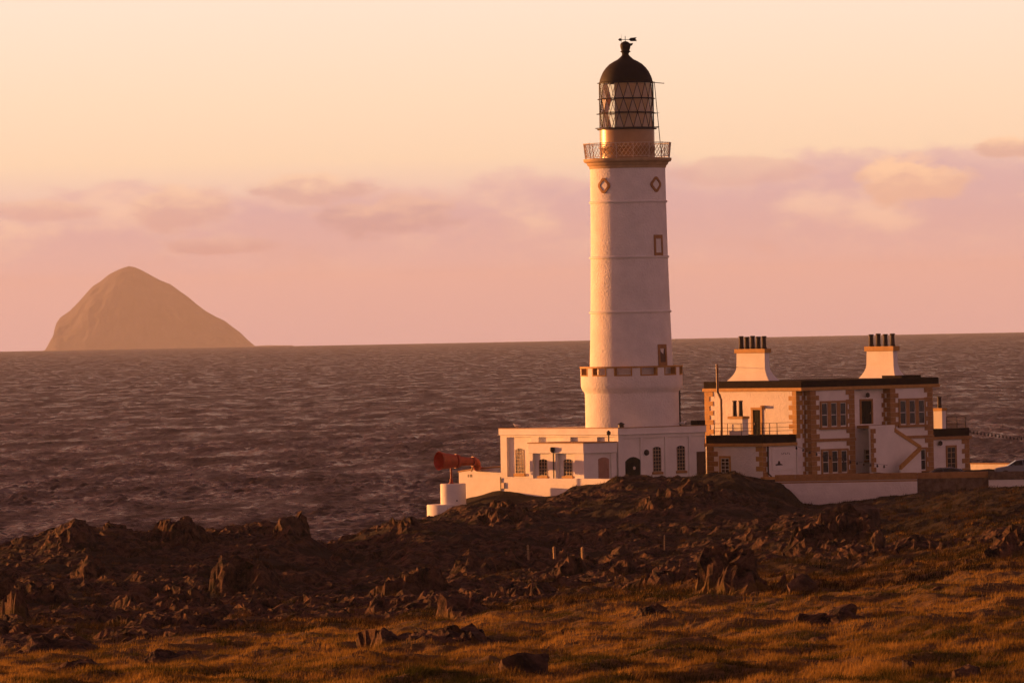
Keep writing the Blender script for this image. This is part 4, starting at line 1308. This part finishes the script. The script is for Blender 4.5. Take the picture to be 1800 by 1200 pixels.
# sunlit upper face: terrace door, wall lamp
v0, z0 = H.onL(1322.5, 766, 0); v1, z1 = H.onL(1340, 718, 0)
dv0, dv1 = H.onL(1325, 766, 0)[0], H.onL(1338, 766, 0)[0]
door_part(kh, 'L', 0.0, dv0, dv1, z0, z1 - 0.1, DOORG)  # near-black colour stands in for the shade of a recessed doorway
for q in ((min(dv0, dv1) - 0.2, min(dv0, dv1) - 0.004), (max(dv0, dv1) + 0.004, max(dv0, dv1) + 0.2)):
    MB().box(-0.07, 0.0, q[0], q[1], z0, z1 - 0.09).build("door_surround", OCHRE, kh)
MB().box(-0.10, 0.0, min(dv0, dv1) - 0.22, max(dv0, dv1) + 0.22, z1 - 0.088, z1 + 0.10).build("door_lintel", OCHRE, kh)
v, z = H.onL(1343, 715, 0)
MB().box(-0.34, 0.0, v - 0.1, v + 0.1, z - 0.1, z + 0.12).build("wall_lamp", OCHRE, kh, bevel=0.03)

# left wing: single storey in front of the sunlit face, terrace on top
uW = H.onR(1340.5, 800, 0.12)[0]
vW0, vW1 = 0.12, H.onL(1243, 800, uW)[0]
zwt = H.onL(1300, 765, uW)[1]; zwc = H.onL(1300, 779, uW)[1]; zwb = H.onL(1300, 784.5, uW)[1]
MB().box(uW, -0.004, vW0, vW1, -2.0, zwb).build("wing_wall", WHITE, kh)
MB().box(uW - 0.2, -0.005, vW0 - 0.2, vW1 + 0.12, zwb + 0.002, zwc).build("wing_cornice", OCHRE, kh, bevel=0.02)
MB().box(uW - 0.05, -0.006, vW0 - 0.06, vW1 + 0.05, zwc + 0.003, zwt).build("wing_roof_edge", SLATE, kh, bevel=0.02)
quoins(kh, 'L', uW, vW0 - 0.044, 1, 0.55, zwb - 0.01, 0, 0.75, 0.40)
quoins(kh, 'R', vW0, uW + 0.003, 1, -0.3, zwb - 0.01, 1, 0.60, 0.34, OCHRE2)
quoins(kh, 'L', uW, vW1, -1, -0.6, zwb - 0.01, 0, 1.2, 0.75, OCHRE2)
v0, z0 = H.onL(1268, 831, uW); v1, z1 = H.onL(1282, 805, uW)
window_part(kh, 'L', uW - 0.003, v0, v1, z0, z1, (2, 4), 0, FRAMEW, OCHRE, surround=OCHRE, sw=0.18)
# railing round the terrace
zrl = H.onL(1300, 744, uW)[1]
rl_posts = []
for c in (1256, 1279, 1303, 1328, 1353, 1366, 1402):
    if c < 1342:
        v = H.onL(c, 760, uW + 0.15)[0]
        p = (uW + 0.15, v)
    else:
        p = (H.onR(c, 760, vW0 + 0.15)[0], vW0 + 0.15)
    rl_posts.append(p)
rl_posts.insert(4, (uW + 0.15, vW0 + 0.15))
for p in rl_posts:
    MB().tube([(p[0], p[1], zwt), (p[0], p[1], zrl)], 0.03, 5).build("terrace_post", IRON, kh)
for zz in (zrl, zrl - 0.35, zrl - 0.62):
    MB().tube([(p[0], p[1], zz) for p in rl_posts], 0.016, 4).build("terrace_rail", IRON, kh)
# terrace chimney with two pots
uc = uW + 1.0
v0 = H.onL(1281.5, 740, uc - 0.32)[0]; v1 = H.onL(1305, 740, uc - 0.32)[0]
zc = [H.onL(1293, y, uc - 0.32)[1] for y in (765, 736, 731.5, 704)]
ch = MB().box(uc - 0.32, uc + 0.32, min(v0, v1), max(v0, v1), zc[0] - 0.2, zc[1]).build("chimney", WHITE_SM, kh)
MB().box(uc - 0.40, uc + 0.40, min(v0, v1) - 0.08, max(v0, v1) + 0.08, zc[1] + 0.002, zc[2]).build("chimney_cap", OCHRE, ch)
for c, yp in ((1291.5, 703), (1302, 705)):
    v = H.onL(c, 720, uc)[0]
    MB().lathe([(0.19, zc[2]), (0.17, zc[2] + 0.3), (0.15, zc[3] - 0.1), (0.19, zc[3] - 0.08), (0.19, zc[3]), (0.12, zc[3]), (0.1, zc[3] - 0.2)], 12, cx=uc, cy=v).build("chimney_pot", POT, ch, True)
# flue pipe with a dog-leg
fu = uW + 0.7
fp = [H.onL(c, y, fu) for c, y in ((1268.5, 766), (1267.5, 702), (1264.5, 694), (1261.5, 688), (1260.5, 640))]
MB().tube([(fu, v, z) for v, z in fp], 0.10, 8).build("flue_pipe", mat("flue_enamel", (0.24, 0.13, 0.07), 0.5, 0.4, 0.1, 8, 0.3, 2), kh)
v, z = fp[-1]
MB().tube([(fu, v, z - 0.2), (1.1, H.onL(1296, 645, 1.0)[0], H.onL(1296, 645.5, 1.0)[1])], 0.015, 4).build("stay_wire", CABLE, kh)
# downpipe at the wing corner, painted sign panel on the shaded wing face
u, z = H.onR(1348, 784, vW0); u2, z2 = H.onR(1350, 832, vW0); u3, z3 = H.onR(1360, 842, vW0 - 0.2)
MB().tube([(u, vW0 - 0.12, z), (u, vW0 - 0.12, z2), (u3, vW0 - 0.25, z3), (u3, vW0 - 0.25, z3 - 1.0)], 0.065, 6).build("downpipe", IRON, kh)
u0, z0 = H.onR(1357, 827, vW0); u1, z1 = H.onR(1398, 788, vW0)
sg = MB().box(u0, u1, vW0 - 0.04, vW0 - 0.002, z0, z1).build("sign_panel", WHITE_SM, kh)
u, z = H.onR(1369, 815, vW0)
MB().prism([(u - 0.38, z - 0.12), (u + 0.42, z - 0.10), (u + 0.30, z - 0.02), (u + 0.12, z + 0.03), (u + 0.08, z + 0.22), (u - 0.10, z + 0.24), (u - 0.16, z + 0.02), (u - 0.42, z - 0.02)], 'y', vW0 - 0.05, vW0 - 0.041).build("painted_emblem", SIGNM, sg)
u, z = H.onR(1380, 797, vW0)
lw_ = MB()
for k in range(5):
    x = u - 0.42 + k * 0.2
    lw_.box(x, x + 0.035, vW0 - 0.048, vW0 - 0.041, z - 0.06, z + 0.09); lw_.box(x + 0.036, x + 0.13, vW0 - 0.048, vW0 - 0.041, z + (0.05 if k % 2 else -0.06), z + (0.085 if k % 2 else -0.03))
lw_.build("painted_letters", SIGNM, sg)
u, z = H.onR(1342, 840, vW0)
MB().box(uW - 0.3, uW + 0.9, vW0 - 0.5, vW0 - 0.003, -2.0, H.onL(1338, 838, uW)[1]).build("footing_stone", OCHRE, kh, bevel=0.03)

# right wing
uR1 = H.onR(1703.5, 800, 2.4)[0]
vr0 = 2.4
zx = [H.onR(1670, y, vr0)[1] for y in (752.5, 766.5, 772)]
MB().box(uH + 0.004, uR1, vr0, vr0 + 6.0, -1.4, zx[2]).build("wing_wall", WHITE, kh)
MB().box(uH + 0.005, uR1 + 0.18, vr0 - 0.18, vr0 + 6.2, zx[2] + 0.002, zx[1]).build("wing_cornice", OCHRE2, kh, bevel=0.02)
MB().box(uH + 0.006, uR1 + 0.03, vr0 - 0.05, vr0 + 6.05, zx[1] + 0.003, zx[0]).build("wing_roof_edge", SLATE, kh, bevel=0.02)
quoins(kh, 'R', vr0, uR1, -1, -0.3, zx[2] - 0.01, 0, 0.85, 0.5, OCHRE2)
u0, z0 = H.onR(1665, 824, vr0); u1, z1 = H.onR(1679, 785, vr0)
window_part(kh, 'R', vr0 - 0.003, u0, u1, z0, z1, (2, 4), 0, FRAMEB, OCHRE2, surround=OCHRE2, sw=0.14)
u, z = H.onR(1650, 779, vr0)
MB().lathe([(0.03, 0.22), (0.17, 0.12), (0.17, -0.1), (0.03, -0.18)], 10, cx=u, cy=vr0 - 0.2).build("wall_lamp", IRON, kh).location = (0, 0, z)
zr1_ = H.onR(1680, 732.5, vr0)[1]
pp = [(H.onR(c, 745, vr0 + 0.2)[0], vr0 + 0.2) for c in (1664, 1682, 1697)] + [(uR1 - 0.3, vr0 + 3.0)]
for p in pp:
    MB().tube([(p[0], p[1], zx[0]), (p[0], p[1], zr1_)], 0.04, 5).build("terrace_post", IRON, kh)
for zz in (zr1_, zr1_ - 0.3, zr1_ - 0.6):
    MB().tube([(p[0], p[1], zz) for p in pp], 0.02, 4).build("terrace_rail", IRON, kh)
bal = MB()
for k in range(26):
    t = k / 25
    bal.tube([(pp[0][0] + (pp[2][0] - pp[0][0]) * t, vr0 + 0.2, zx[0]), (pp[0][0] + (pp[2][0] - pp[0][0]) * t, vr0 + 0.2, zr1_)], 0.010, 4)
bal.build("baluster", FRAMEB, kh)
uc2 = 19.5
v0 = H.onL(1641, 735, uc2 - 0.4)[0]; v1 = H.onL(1656, 735, uc2 - 0.4)[0]
zc = [H.onL(1648, y, uc2 - 0.4)[1] for y in (753, 722, 717, 697)]
ch = MB().box(uc2 - 0.4, uc2 + 0.05, min(v0, v1), max(v0, v1), zc[0] - 0.3, zc[1]).build("chimney", WHITE_SM, kh)
MB().box(uc2 - 0.47, uc2 + 0.12, min(v0, v1) - 0.07, max(v0, v1) + 0.07, zc[1] + 0.002, zc[2]).build("chimney_cap", OCHRE, ch)
v = H.onL(1654, 710, uc2)[0]
MB().lathe([(0.19, zc[2]), (0.17, zc[2] + 0.2), (0.15, zc[3] - 0.1), (0.18, zc[3] - 0.08), (0.18, zc[3]), (0.1, zc[3])], 12, cx=uc2 - 0.17, cy=v).build("chimney_pot", POT, ch, True)

# ------------------------------------------------------------------ courtyard walls in front of the house
WD = 523.5


def wall_seg(name, px0, px1, d0, d1, ytop, ycop, m_, label, thick=0.45, ybot=905, cop_m=OCHRE2, dark_line=True):
    p0, p1 = at(px0, ytop, d0), at(px1, ytop - (px1 - px0) * 0.0189, d1)
    e = empty(name, (p0.x, p0.y, p0.z), math.atan2(p1.y - p0.y, p1.x - p0.x), label, "wall")
    ln = math.hypot(p1.x - p0.x, p1.y - p0.y)
    hc = (ycop - ytop) / (FPX / d0)
    hb = (ybot - ytop) / (FPX / d0)
    MB().box(0, ln, 0, thick, -hb, -hc - 0.003).build("wall_face", m_, e)
    n = max(2, int(ln / 1.5))
    for k in range(n):
        dzc = random.uniform(-0.008, 0.008)
        MB().box(ln * k / n + 0.006, ln * (k + 1) / n - 0.006, -0.05, thick + 0.06, -hc, 0.0 + dzc).build("coping_stone", cop_m, e)
    if dark_line:
        MB().box(0, ln, -0.012, -0.001, -hc - 0.16, -hc - 0.06).build("drip_course", OCHRE2, e)
    return e, ln, hc, hb


wall_seg("courtyard_wall", 1362, 1612, 523.5, 523.0, 834.5, 846, WHITE, "white courtyard wall with ochre coping below the keepers' house bays")
wall_seg("rubble_wall", 1613, 1737, 524.5, 524.5, 830.5, 841, STONE, "brown rubble stone stretch of courtyard wall below the keepers' house", dark_line=False)
wall_seg("white_wall", 1738, 1890, 524.0, 524.0, 829, 843, WHITE_SM, "white stretch of wall right of the rubble wall by the parked car", dark_line=False, cop_m=STONE)
# the yard behind the walls
y0, y1 = at(1345, 838, 524.2), at(2000, 826, 524.9)
yard = MB()
zy = at(1600, 847, 525).z
yard.add([(y0.x, 524.2, zy - 0.03), (y1.x, 525.1, zy - 0.03), (y1.x + 3, 566, zy - 0.03), (y0.x - 4, 566, zy - 0.03)], [(0, 1, 2, 3)])
tag(yard.build("courtyard", mat("gravel_yard", (0.16, 0.12, 0.09), 0.95, 0.1, 0.6, 12, 0.4, 4)), "gravel yard in front of the keepers' house", None, None, "structure")
G2 = Frame(1705, 833, 557.0)
lw0 = empty("low_yard_wall", G2.o, ROT, "low white wall catching the sun behind the parked car", "wall")
v0 = G2.onL(1706, 822)[0]; v1 = G2.onL(1775, 822)[0]
zt_ = G2.onL(1740, 815.5)[1]
MB().box(0, 0.4, min(v0, v1), max(v0, v1), -1.0, zt_).build("wall_face", WHITE, lw0)
MB().box(-0.05, 0.45, min(v0, v1) - 0.03, max(v0, v1) + 0.03, zt_ + 0.002, zt_ + 0.10).build("coping", OCHRE2, lw0)


# ------------------------------------------------------------------ parked cars
def car(loc, rz, paint, label):
    c = empty("parked_car", loc, rz, label, "car", None)
    prof = [(-2.05, 0.35), (2.05, 0.35), (2.12, 0.62), (2.0, 0.80), (1.1, 0.95), (0.45, 1.38), (0.1, 1.45), (-0.9, 1.46), (-1.45, 1.32), (-1.95, 0.98), (-2.10, 0.85)]
    # body of rounded sections, greenhouse narrower at the top
    vs, fs = [], []
    secs = [(-0.84, 0.97), (-0.78, 1.0), (0.78, 1.0), (0.84, 0.97)]
    n = len(prof)
    for yy, s_ in secs:
        for x, z in prof:
            w = 1.0 if z < 0.97 else 1.0 - (z - 0.97) * 0.38
            vs.append((x * s_, yy * w, z if s_ == 1 else z * 0.985 + 0.006))
    for i in range(3):
        for k in range(n):
            k2 = (k + 1) % n
            fs.append((i * n + k, i * n + k2, (i + 1) * n + k2, (i + 1) * n + k))
    fs += [tuple(range(n - 1, -1, -1)), tuple(3 * n + k for k in range(n))]
    MB().add(vs, fs).build("body", paint, c, True)
    for sgn in (-1, 1):
        def sy(z): return sgn * (0.86 * (1.0 - max(0, z - 0.97) * 0.36) + 0.008)
        for xs in ([(0.95, 1.0), (0.42, 1.33), (0.0, 1.37), (-0.05, 1.0)], [(-0.13, 1.0), (-0.08, 1.37), (-0.85, 1.38), (-1.3, 1.24), (-1.5, 1.02)]):
            vv = [(x, sy(z), z) for x, z in xs] + [(x, sy(z) - sgn * 0.02, z) for x, z in xs]
            k = len(xs)
            ff = [tuple(range(k)), tuple(range(2 * k - 1, k - 1, -1))] + [(i, (i + 1) % k, (i + 1) % k + k, i + k) for i in range(k)]
            MB().add(vv, ff).build("side_window", GLASSD, c)
        for x in (-1.28, 1.30):
            w = MB().lathe([(0.12, -0.1), (0.29, -0.1), (0.32, -0.06), (0.32, 0.06), (0.29, 0.1), (0.12, 0.1)], 18).build("wheel", TYRE, c)
            w.matrix_local = Matrix.Translation((x, sgn * 0.78, 0.32)) @ Matrix.Rotation(R_(90), 4, 'X')
            MB().lathe([(0.0, 0.09), (0.20, 0.09), (0.20, 0.11), (0.0, 0.112)], 14).build("hub_cap", CARS, w).scale = (1, 1, -sgn)
        MB().box(2.02, 2.10, sgn * 0.45, sgn * 0.72, 0.62, 0.76).build("headlight", FRAMEW, c)
        MB().box(0.62, 0.80, sgn * 0.86, sgn * 1.0, 0.96, 1.08).build("mirror", paint, c, bevel=0.02)
    MB().add([(1.12, -0.70, 0.965), (1.12, 0.70, 0.965), (0.46, 0.62, 1.395), (0.46, -0.62, 1.395)], [(0, 1, 2, 3)]).build("windscreen", GLASSD, c)
    MB().add([(-1.96, -0.66, 1.0), (-1.96, 0.66, 1.0), (-1.46, 0.60, 1.345), (-1.46, -0.60, 1.345)], [(3, 2, 1, 0)]).build("rear_window", GLASSD, c)
    return c


p = at(1792, 838, 533.5)
car((p.x + 0.2, p.y, zy - 0.025), R_(178), CARS, "silver hatchback parked behind the white wall beside the low sunlit wall")
p = at(1655, 838, 527.0)
car((p.x, p.y, zy - 0.42), R_(182), CARB, "dark blue car in front of the right wing, mostly hidden by the rubble wall")


# ------------------------------------------------------------------ strings of festoon lights
def festoon(p0, p1, sag, n, label, pole=False):
    e = empty("festoon_lights", p0, 0, label, "string lights")
    d = Vector(p1) - Vector(p0)
    pts = []
    for k in range(33):
        t = k / 32
        q = d * t; q.z -= sag * 4 * t * (1 - t); pts.append(q)
    MB().tube(pts, 0.014, 4).build("cable", CABLE, e)
    bm_ = MB().lathe([(0.025, 0.0), (0.035, -0.05), (0.07, -0.11), (0.085, -0.17), (0.06, -0.23), (0.01, -0.26)], 8).mesh("bulb", mat("dark_bulb_glass", (0.03, 0.025, 0.025), 0.2, 0.5), True)
    for k in range(n):
        t = (k + 0.5) / n
        q = d * t; q.z -= sag * 4 * t * (1 - t)
        share("bulb", bm_, e, q)
    return e


pa_ = at(1702, 754.5, 536); pb_ = at(1870, 772, 530)
festoon(pa_, pb_, 0.15, 26, "string of dark bulbs running right from the keepers' house wing")
pg = Vector((pb_.x, pb_.y, 0)); pz = zy
pole = empty("light_pole", (pb_.x, pb_.y, pz - 0.3), 0, "thin post carrying the end of the bulb string beyond the parked car", "post")
MB().tube([(0, 0, 0), (0, 0, pb_.z - pz + 0.5)], [0.07, 0.05], 8).build("shaft", IRON, pole)
MB().lathe([(0.06, pb_.z - pz + 0.5), (0.09, pb_.z - pz + 0.55), (0.0, pb_.z - pz + 0.65)], 8).build("finial", IRON, pole)
festoon(at(1394, 782, 534.3), at(1560, 817, 531), 0.25, 14, "string of dark bulbs sloping down across the house front to the stair")


# ------------------------------------------------------------------ gulls on the parapets
def gull(p, rz, label):
    g = empty("gull", p, rz, label, "gull")
    body = []
    for x, r, z in ((-0.28, 0.02, 0.20), (-0.2, 0.06, 0.19), (-0.08, 0.10, 0.18), (0.05, 0.11, 0.18), (0.15, 0.085, 0.21), (0.20, 0.06, 0.26), (0.235, 0.058, 0.305), (0.27, 0.05, 0.32), (0.30, 0.022, 0.315), (0.36, 0.006, 0.305)):
        body.append((x, r, z))
    MB().tube([(x, 0, z) for x, r, z in body], [r for x, r, z in body], 10).build("body", GULLW, g, True)
    for s_ in (-1, 1):
        MB().tube([(0.12, s_ * 0.09, 0.21), (0.0, s_ * 0.115, 0.20), (-0.2, s_ * 0.07, 0.20), (-0.38, s_ * 0.02, 0.21)], [0.03, 0.055, 0.04, 0.006], 6).build("wing", GULLG, g, True)
        MB().tube([(0.0, s_ * 0.04, 0.0), (0.0, s_ * 0.04, 0.12)], 0.008, 4).build("leg", OCHRE, g)
    return g


v = F.onL(909, 752, 0.1)[0]
gp = F.o + U * 0.1 + V * v; gull((gp.x, gp.y, F.o.z + zt + 0.05), R_(190), "white gull on the parapet above the sunlit tall window")
u = F.onR(1199, 748, 0.15)[0]
gp = F.o + U * u + V * 0.12; gull((gp.x, gp.y, F.o.z + zt + 0.05), R_(20), "white gull on the parapet right of the tower base")

# ------------------------------------------------------------------ fence posts
for i, (px, yb, yt, d) in enumerate(((930, 992, 956, 400), (976, 990, 959, 402), (1024.5, 994, 962, 404), (1168, 975, 962, 430))):
    p = hit(px, yb + 2, 330)
    sc_ = FPX / p.y
    z = gz(p.x, p.y)
    h = min(1.9, max(0.9, at(px, yt, p.y).z - z)) + 0.25
    pm = empty("fence_post", (p.x, p.y, z - 0.25), R_(20 * i), ["pale timber fence post standing alone on the dark slope, farthest from the rubble wall", "short pale fence post between two others on the dark slope", "pale fence post leaning slightly below the rocks with two others beside it", "thin weathered stake by the crags uphill of the row of posts"][i], "post", "fence posts on the slope")
    pm.rotation_euler = (R_(random.uniform(-3, 3)), R_(random.uniform(-3, 3)), R_(20 * i))
    w = 0.07 if i < 3 else 0.035
    MB().prism([(-w, -w), (w, -w * 0.9), (w * 0.95, w), (-w, w * 0.95)], 'z', 0, h - 0.08).build("shaft", BOARD, pm)
    MB().add([(-w, -w, h - 0.079), (w, -w, h - 0.079), (w, w, h - 0.079), (-w, w, h - 0.079), (0.2 * w, 0.1 * w, h)], [(3, 2, 1, 0), (0, 1, 4), (1, 2, 4), (2, 3, 4), (3, 0, 4)]).build("pointed_top", BOARD, pm)
    MB().box(-w - 0.01, w + 0.01, -w - 0.012, -w - 0.002, h - 0.35, h - 0.33).build("staple", IRON, pm)

# ------------------------------------------------------------------ boulders
import bmesh
ROCKM = mat("boulder_rock", (0.11, 0.065, 0.042), 0.92, 0.15, 1.0, 5.0, 0.6, 1.6, dist=0.12, col2=(0.025, 0.018, 0.014))


def boulder_mesh(seed, sx, sy, sz, sub=2):
    """an angular boulder: convex hull of random points, split and roughened"""
    r = np.random.default_rng(seed)
    bm = bmesh.new()
    n = 18
    for k in range(n):
        v = r.normal(0, 1, 3); v /= np.linalg.norm(v)
        v *= r.uniform(0.8, 1.05)
        v = np.sign(v) * np.abs(v) ** 0.75
        bm.verts.new((v[0] * sx, v[1] * sy, v[2] * sz))
    res = bmesh.ops.convex_hull(bm, input=bm.verts)
    junk = [e for e in res['geom_interior'] if isinstance(e, bmesh.types.BMVert)]
    bmesh.ops.delete(bm, geom=junk, context='VERTS')
    bmesh.ops.triangulate(bm, faces=bm.faces)
    for _ in range(sub):
        bmesh.ops.subdivide_edges(bm, edges=bm.edges, cuts=1, use_grid_fill=True)
        bmesh.ops.triangulate(bm, faces=bm.faces)
    P = np.array([v.co[:] for v in bm.verts])
    s_ = min(sx, sy, sz)
    q = P / s_
    dn = 0.09 * s_ * (fbm(q[:, 0] * 1.1 + q[:, 2] * 0.7, q[:, 1] * 1.1 - q[:, 2], 3, seed) + 0.5 * fbm(q[:, 0] * 4 + q[:, 2] * 3, q[:, 1] * 4, 2, seed + 5))
    nr = P / np.linalg.norm(P, axis=1, keepdims=True)
    P = P + nr * dn[:, None]
    for v, c in zip(bm.verts, P):
        v.co = c
    me = bpy.data.meshes.new("boulder")
    bm.to_mesh(me); bm.free()
    me.materials.append(ROCKM)
    return me


# foot pixel x, y, width px, height px, depth factor, tilt, label
SPECIAL = [
    (920, 1188, 104, 52, 0.9, 0, "largest dark boulder sitting in the foreground grass"),
    (225, 1072, 84, 36, 0.7, -18, "leaning slab with one broad sunlit face at the foot of the dark crag"),
    (1410, 1045, 62, 36, 0.6, -25, "tilted pale slab leaning at the grass edge below the courtyard wall"),
    (512, 955, 52, 36, 1.0, 4, "square-topped dark crag block at the end of the seaward ridge"),
    (122, 958, 62, 34, 1.0, -6, "double-humped sunlit rock on the crest of the seaward ridge"),
    (205, 950, 66, 24, 1.0, 3, "low rounded dark rock on the ridge crest beside the double-humped rock"),
    (1545, 985, 34, 34, 0.8, 0, "upright pale boulder below the great crag"),
    (1500, 948, 130, 52, 0.9, -6, "great dark crag with sunlit left edge below the courtyard wall"),
    (1700, 1195, 84, 30, 0.8, 0, "broad flat-topped rock half buried in grass at the slope's foot"),
    (1595, 1196, 36, 26, 0.8, -12, "pointed dark rock beside the broad half-buried rock"),
    (1440, 1132, 36, 16, 0.9, 6, "small flat dark rock alone in the open grass"),
    (1650, 1045, 30, 14, 0.9, 0, "small rounded rock in the upper grass slope"),
    (1252, 1133, 34, 20, 0.9, -20, "small wedge-shaped rock tilted in the open grass"),
    (1328, 1055, 20, 12, 0.9, 0, "little pale stone at the upper edge of the grass"),
]
for i, (px, py, w, h, df, tl, lab) in enumerate(SPECIAL):
    p = hit(px, py)
    s = FPX / p.y
    sx, sz = w / s / 2, h / s * 0.75
    o = bpy.data.objects.new("boulder", boulder_mesh(500 + i * 7, sx, sx * df, sz, 3))
    COL.objects.link(o)
    zz = gz(p.x, p.y + sx * df * 0.5)
    zz = min(zz, p.z + 0.6)
    o.location = (p.x, p.y + sx * df * 0.6, max(zz, p.z) + sz * 0.25)
    o.rotation_euler = (R_(4), R_(tl), R_(12 * i))
    tag(o, lab, "boulder")
SM = [boulder_mesh(900 + k, 1.0, 0.85, 0.62, 2) for k in range(9)]
r2 = np.random.default_rng(77)
pts = []
tries = 0
while len(pts) < 120 and tries < 6000:
    tries += 1
    px = r2.uniform(-30, 1830); py = r2.uniform(945, 1115)
    p = hit(px, py)
    if p.y > 505 or p.y < 200:
        continue
    rk, zn = rockiness(np.array([p.x]), np.array([p.y]))
    if zn[0] < 0.5 or r2.uniform() > 0.35 + 0.65 * rk[0]:
        continue
    pts.append((p, r2.uniform(7, 24) if r2.uniform() < 0.8 else r2.uniform(24, 42)))
for k, (p, w) in enumerate(pts):
    s = FPX / p.y
    o = bpy.data.objects.new("rock", SM[k % len(SM)])
    COL.objects.link(o)
    r = w / s / 2
    o.scale = (r * r2.uniform(0.8, 1.3), r * r2.uniform(0.8, 1.2), r * r2.uniform(0.8, 1.5))
    o.location = (p.x, p.y, gz(p.x, p.y) + r * 0.02)
    o.rotation_euler = (R_(r2.uniform(-25, 25)), R_(r2.uniform(-35, 25)), R_(r2.uniform(0, 360)))
    tag(o, "rough angular rock scattered on the stony slope below the lighthouse", "rock", "rocks strewn over the slope")

# ------------------------------------------------------------------ grass: thin blades over the turf
def grass_mat(name, c1, c2, c3):
    m = bpy.data.materials.new(name); m.use_nodes = True
    t = m.node_tree; nn, ll = t.nodes, t.links
    nn.remove(nn['Principled BSDF'])
    at1 = nn.new('ShaderNodeAttribute'); at1.attribute_name = 'tone'
    rp = nn.new('ShaderNodeValToRGB'); ll.new(at1.outputs['Fac'], rp.inputs[0])
    e = rp.color_ramp.elements
    e[0].color = (*c1, 1); e[1].color = (*c3, 1); m_ = e.new(0.5); m_.color = (*c2, 1)
    d = nn.new('ShaderNodeBsdfDiffuse'); tr = nn.new('ShaderNodeBsdfTranslucent')
    ll.new(rp.outputs[0], d.inputs[0]); ll.new(rp.outputs[0], tr.inputs[0])
    mx = nn.new('ShaderNodeMixShader'); mx.inputs[0].default_value = 0.4
    ll.new(d.outputs[0], mx.inputs[1]); ll.new(tr.outputs[0], mx.inputs[2])
    ll.new(mx.outputs[0], nn['Material Output'].inputs[0])
    return m


def make_grass(name, n, d0, d1, hgt, wid, m, label, seed, keep, amax=0.092, clump=0.0):
    r = np.random.default_rng(seed)
    u = r.uniform(0, 1, n)
    d = 1 / (1 / d0 + (1 / d1 - 1 / d0) * u)          # denser near, as the slope needs
    a = r.uniform(-amax, amax, n)
    x = a * d
    if clump > 0:
        nc = n // 14
        ci = r.integers(0, nc, n)
        x = x[ci] + r.normal(0, clump, n); d = d[ci] + r.normal(0, clump, n)
    z, rk = terrain(x, d)
    k = keep(x, d, rk, r)
    x, d, z, rk = x[k], d[k], z[k], rk[k]
    n = len(x)
    h = hgt * r.uniform(0.45, 1.25, n) * (0.75 + 0.6 * np.clip(fbm(x * 0.6, d * 0.35, 2, 400) + 0.4, 0, 1.2))
    w = wid * r.uniform(0.6, 1.3, n)
    th = r.uniform(0, 2 * np.pi, n)
    ln = r.normal(0, 0.32, (n, 2)) * h[:, None]; ln[:, 0] += 0.22 * h   # leaning with the wind
    b0 = np.stack([x - np.cos(th) * w, d - np.sin(th) * w, z - 0.03], -1)
    b1 = np.stack([x + np.cos(th) * w, d + np.sin(th) * w, z - 0.03], -1)
    tp = np.stack([x + ln[:, 0], d + ln[:, 1], z + h], -1)
    co = np.stack([b0, b1, tp], 1).reshape(-1, 3)
    tone = np.clip(0.5 + 0.95 * fbm(x * 0.35, d * 0.17, 4, 410) + r.normal(0, 0.16, n), 0, 1)
    me = bpy.data.meshes.new(name)
    me.vertices.add(3 * n); me.vertices.foreach_set('co', co.astype(np.float32).ravel())
    me.loops.add(3 * n); me.loops.foreach_set('vertex_index', np.arange(3 * n, dtype=np.int32))
    me.polygons.add(n); me.polygons.foreach_set('loop_start', np.arange(0, 3 * n, 3, dtype=np.int32))
    at_ = me.attributes.new('tone', 'FLOAT', 'POINT'); at_.data.foreach_set('value', np.repeat(tone, 3).astype(np.float32))
    me.update(calc_edges=True)
    me.materials.append(m)
    o = bpy.data.objects.new(name, me); COL.objects.link(o)
    return tag(o, label, None, None, "stuff")


GM1 = grass_mat("dry_moor_grass", (0.035, 0.036, 0.010), (0.18, 0.110, 0.026), (0.33, 0.20, 0.052))
GM2 = grass_mat("dark_rough_grass", (0.016, 0.016, 0.006), (0.030, 0.022, 0.009), (0.075, 0.042, 0.016))
make_grass("meadow_grass", 620000, 122, 335, 0.135, 0.011, GM1, "tawny rough grass covering the foreground slope", 1,
           lambda x, d, rk, r: (rk < 0.35) & (rockiness(x, d)[1] < 0.75), clump=0.10)
make_grass("heath_grass", 260000, 240, 522, 0.22, 0.018, GM2, "dark heath and grass between the rocks of the headland", 2,
           lambda x, d, rk, r: (rk < 0.55) & (r.uniform(0, 1, len(x)) < 0.9), clump=0.16)

# ------------------------------------------------------------------ haze over the sea
hz = MB().box(-34000, 34000, -2500, 42500, -260, 360).build("haze", mat("haze_air", (1, 1, 1)))
hm_ = bpy.data.materials.new("haze_volume"); hm_.use_nodes = True
t = hm_.node_tree
t.nodes.remove(t.nodes['Principled BSDF'])
pv = t.nodes.new('ShaderNodeVolumePrincipled')
pv.inputs['Color'].default_value = (0.78, 0.84, 1.0, 1)
pv.inputs['Density'].default_value = 2.9e-5
pv.inputs['Anisotropy'].default_value = 0.0
t.links.new(pv.outputs[0], t.nodes['Material Output'].inputs['Volume'])
hz.data.materials.clear(); hz.data.materials.append(hm_)
tag(hz, "thin pink evening haze over sea and headland", None, None, "stuff")
